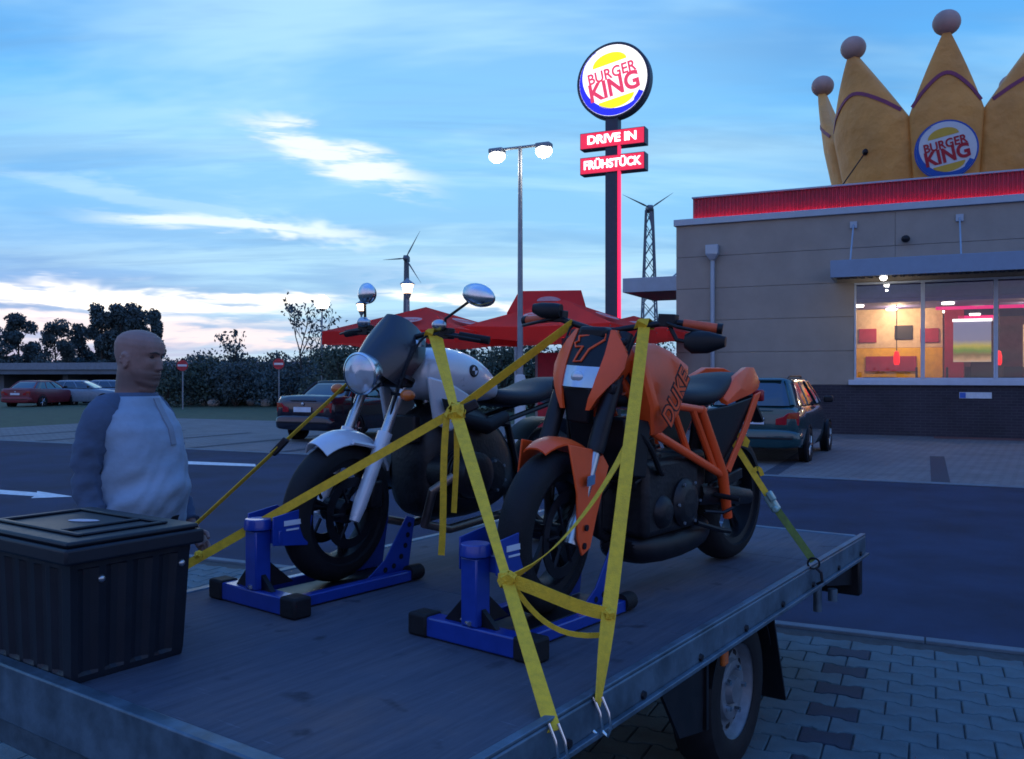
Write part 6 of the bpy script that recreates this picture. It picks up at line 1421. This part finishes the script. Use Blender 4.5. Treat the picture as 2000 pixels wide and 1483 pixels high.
    for s in (-1, 1):
        for q in range(9):
            a = rad(-60 + 250 * q / 8); p_ = Vector((-0.012 - 0.017 * math.cos(a) * -1 - 0.004, s * 0.083, 1.665 + 0.028 * math.sin(a)))
            h.ell(p_, (0.0075, 0.0065, 0.0085), 8, 6)
        h.ell((-0.012, s * 0.078, 1.662), (0.017, 0.008, 0.027), 12, 8)
    h.ell((0.030, 0, 1.552), (0.058, 0.050, 0.036), 16, 10)                # fleshy throat
    h.xf(hd); b.add(h.v, h.f)
    arms = {-1: [(-.045, -.170, 1.415), (-.066, -.200, 1.30), (-.070, -.208, 1.15), (-.035, -.212, 1.04), (.05, -.195, .955), (.09, -.185, .93)],
            1: [(-.01, .165, 1.40), (.0, .205, 1.28), (.0, .222, 1.13), (.05, .228, 1.02), (.12, .21, .93), (.15, .20, .90)]}
    for s, pts in arms.items():
        b.tube(pts, [0.052, 0.044, 0.038, 0.035, 0.028, 0.026], 14)
        w = Vector(pts[-1]); d = (w - Vector(pts[-2])).normalized(); up = Vector((0, -s, 0)); sd = d.cross(up).normalized()
        palm = w + d * 0.055
        b.tube([w, w + d * 0.03, w + d * 0.09], [0.027, 0.036, 0.034], 12, flat=0.6)
        for k, (o_, ln) in enumerate(((-0.029, 0.066), (-0.010, 0.078), (0.010, 0.074), (0.029, 0.058))):
            r0 = w + d * 0.085 + sd * o_
            b.tube([r0, r0 + d * ln * 0.45 + up * 0.006, r0 + d * ln * 0.75 + up * 0.025, r0 + d * ln * 0.85 + up * 0.045], [0.0095, 0.009, 0.0085, 0.007], 8)
        t0 = w + d * 0.03 - sd * 0.03
        b.tube([t0, t0 + d * 0.03 - sd * 0.025 + up * 0.008, t0 + d * 0.06 - sd * 0.028 + up * 0.022], [0.013, 0.011, 0.008], 8)
    for s in (-1, 1):
        b.tube([(0, s * .095, 0.93), (0.005, s * .10, 0.70), (0.01, s * .105, 0.48), (-.01, s * .105, 0.30), (-.015, s * .11, 0.08)], [0.088, 0.080, 0.058, 0.055, 0.038], 14)
        b.tube([(-.06, s * .11, 0.05), (0.05, s * .12, 0.045), (.17, s * .13, 0.035)], [0.035, 0.042, 0.028], 12)
    body = b.build('body', skin, root, sharp=180)
    rm = body.modifiers.new('remesh', 'REMESH'); rm.mode = 'VOXEL'; rm.voxel_size = 0.0042; rm.use_smooth_shade = True
    sm = body.modifiers.new('smooth', 'SMOOTH'); sm.factor = 0.5; sm.iterations = 3
    for s in (-1, 1):
        e = MB().ell(hd @ Vector((0.080, s * 0.031, 1.694)), (0.010, 0.013, 0.0055), 12, 8).build('eye', mat('eye_dark', (0.05, 0.04, 0.04), 0.2), root)
        MB().tube([hd @ Vector((0.101, s * 0.012, 1.711)), hd @ Vector((0.098, s * 0.034, 1.716)), hd @ Vector((0.082, s * 0.052, 1.711))], [0.003, 0.004, 0.002], 6).build('eyebrow', mat('brow_hair', (0.06, 0.045, 0.04), 0.8), root)
    rnd = random.Random(4)
    # shirt body: rounded, with soft folds
    rings = []
    zs_ = [0.945 + 0.569 * i / 44 for i in range(45)]
    def at(z):
        for (z0, a0, b0, c0), (z1, a1, b1, c1) in zip(torso, torso[1:]):
            if z0 <= z <= z1:
                t = (z - z0) / (z1 - z0); t = t * t * (3 - 2 * t) * 0.5 + t * 0.5
                return a0 + (a1 - a0) * t, b0 + (b1 - b0) * t, c0 + (c1 - c0) * t
        return torso[-1][1:]
    for z in zs_:
        hy, hx, xo = at(z); ring = er(z, hy + 0.014, hx + 0.014, xo, 0, 2.3, 72)
        for p in ring:
            an = math.atan2(p.y, p.x - xo)
            f = 0.010 * math.sin(30 * (z - 0.10 * an * abs(an)) + 2.6 * an + 1.2 * math.sin(9 * z + 3 * an)) * min(1, max(0, (1.42 - z) / 0.25)) * (0.5 + 0.5 * math.cos(an + 0.9))
            f += 0.004 * math.sin(11 * an + 9 * z) * min(1, max(0, (1.15 - z) / 0.2))
            f += 0.004 * math.sin(62 * z - 13 * an + 2 * math.sin(5 * an)) * min(1, max(0, (1.38 - z) / 0.2))
            d = Vector((p.x - xo, p.y, 0)).normalized(); p += d * f
        rings.append(ring)
    o = MB().loft(rings, False).build('shirt', shirt, root, sharp=180); so = o.modifiers.new('solid', 'SOLIDIFY'); so.thickness = 0.004
    # collar ring and button placket
    MB().loft([er(1.497, .106, .104, -.014), er(1.528, .093, .093, -.012), er(1.530, .085, .085, -.012), er(1.500, .098, .096, -.014)], False).build('collar', slv, root, sharp=60)
    pts = []
    for i in range(9):
        z = 1.505 - 0.20 * i / 8; hy, hx, xo = at(z); pts.append(Vector((xo + hx + 0.0185, 0.012, z)))
    MB().ribbon(pts, 0.032, 0.006, Vector((0, 1, 0))).build('placket', mat('placket', (0.20, 0.25, 0.31), 0.85), root)
    for s, pts in arms.items():
        P = [Vector((-.022, s * 0.085, 1.495)), Vector((-.035, s * 0.130, 1.465))] + [Vector(p) for p in pts[:5]]
        rr = [0.036, 0.066, 0.070, 0.064, 0.057, 0.050, 0.042]
        fine = []; fr_ = []
        for i in range(len(P) - 1):
            for k in range(6):
                t = k / 6; p0 = P[max(0, i - 1)]; p1, p2 = P[i], P[i + 1]; p3 = P[min(len(P) - 1, i + 2)]
                q = 0.5 * ((2 * p1) + (p2 - p0) * t + (2 * p0 - 5 * p1 + 4 * p2 - p3) * t * t + (3 * p1 - p0 - 3 * p2 + p3) * t ** 3)
                fine.append(q); r = rr[i] + (rr[i + 1] - rr[i]) * t
                fr_.append(r + ((0.0045 * math.sin(2.1 * len(fine)) + 0.003 * math.sin(3.7 * len(fine) + 1)) * (1 if i > 2 else 0.25)))
        mb = MB().tube(fine, fr_, 30)
        for p in mb.v:
            k = min(1, max(0, (1.40 - p.z) / 0.12)); an = math.atan2(p.y - s * 0.205, p.x + 0.06)
            f = 0.0055 * math.sin(48 * p.z + 3 * math.sin(2 * an) + 2 * an) + 0.003 * math.sin(95 * p.z - 4 * an)
            p += Vector((math.cos(an), math.sin(an), 0)) * f * k
        mb.build('sleeve', slv, root, sharp=180)
    for s in (-1, 1):
        MB().tube([(0, s * .093, 0.97), (0.0, s * .098, 0.85), (0.008, s * .10, 0.65), (0.012, s * .105, 0.46), (-.008, s * .108, 0.28), (-.012, s * .112, 0.07)], [0.105, 0.108, 0.092, 0.076, 0.072, 0.07], 18).build('trouser_leg', jean, root, sharp=180)
        MB().tube([(-.09, s * .112, 0.045), (-.04, s * .114, 0.06), (.06, s * .122, 0.055), (.15, s * .13, 0.042), (.20, s * .134, 0.035)], [0.035, 0.05, 0.05, 0.042, 0.022], 14, flat=0.85).build('shoe', 'black_rubber', root, sharp=180)
    MB().loft([er(0.885, .165, .135), er(0.93, .19, .16, .005), er(0.985, .193, .17, .01), er(0.99, .18, .16, .01)], True).build('trouser_waist', jean, root, sharp=180)
    MB().loft([er(0.962, .197, .174, .010), er(0.998, .199, .176, .012), er(0.998, .19, .165, .012), er(0.962, .188, .163, .010)], False).build('belt', 'black_plastic', root, sharp=60)
person()
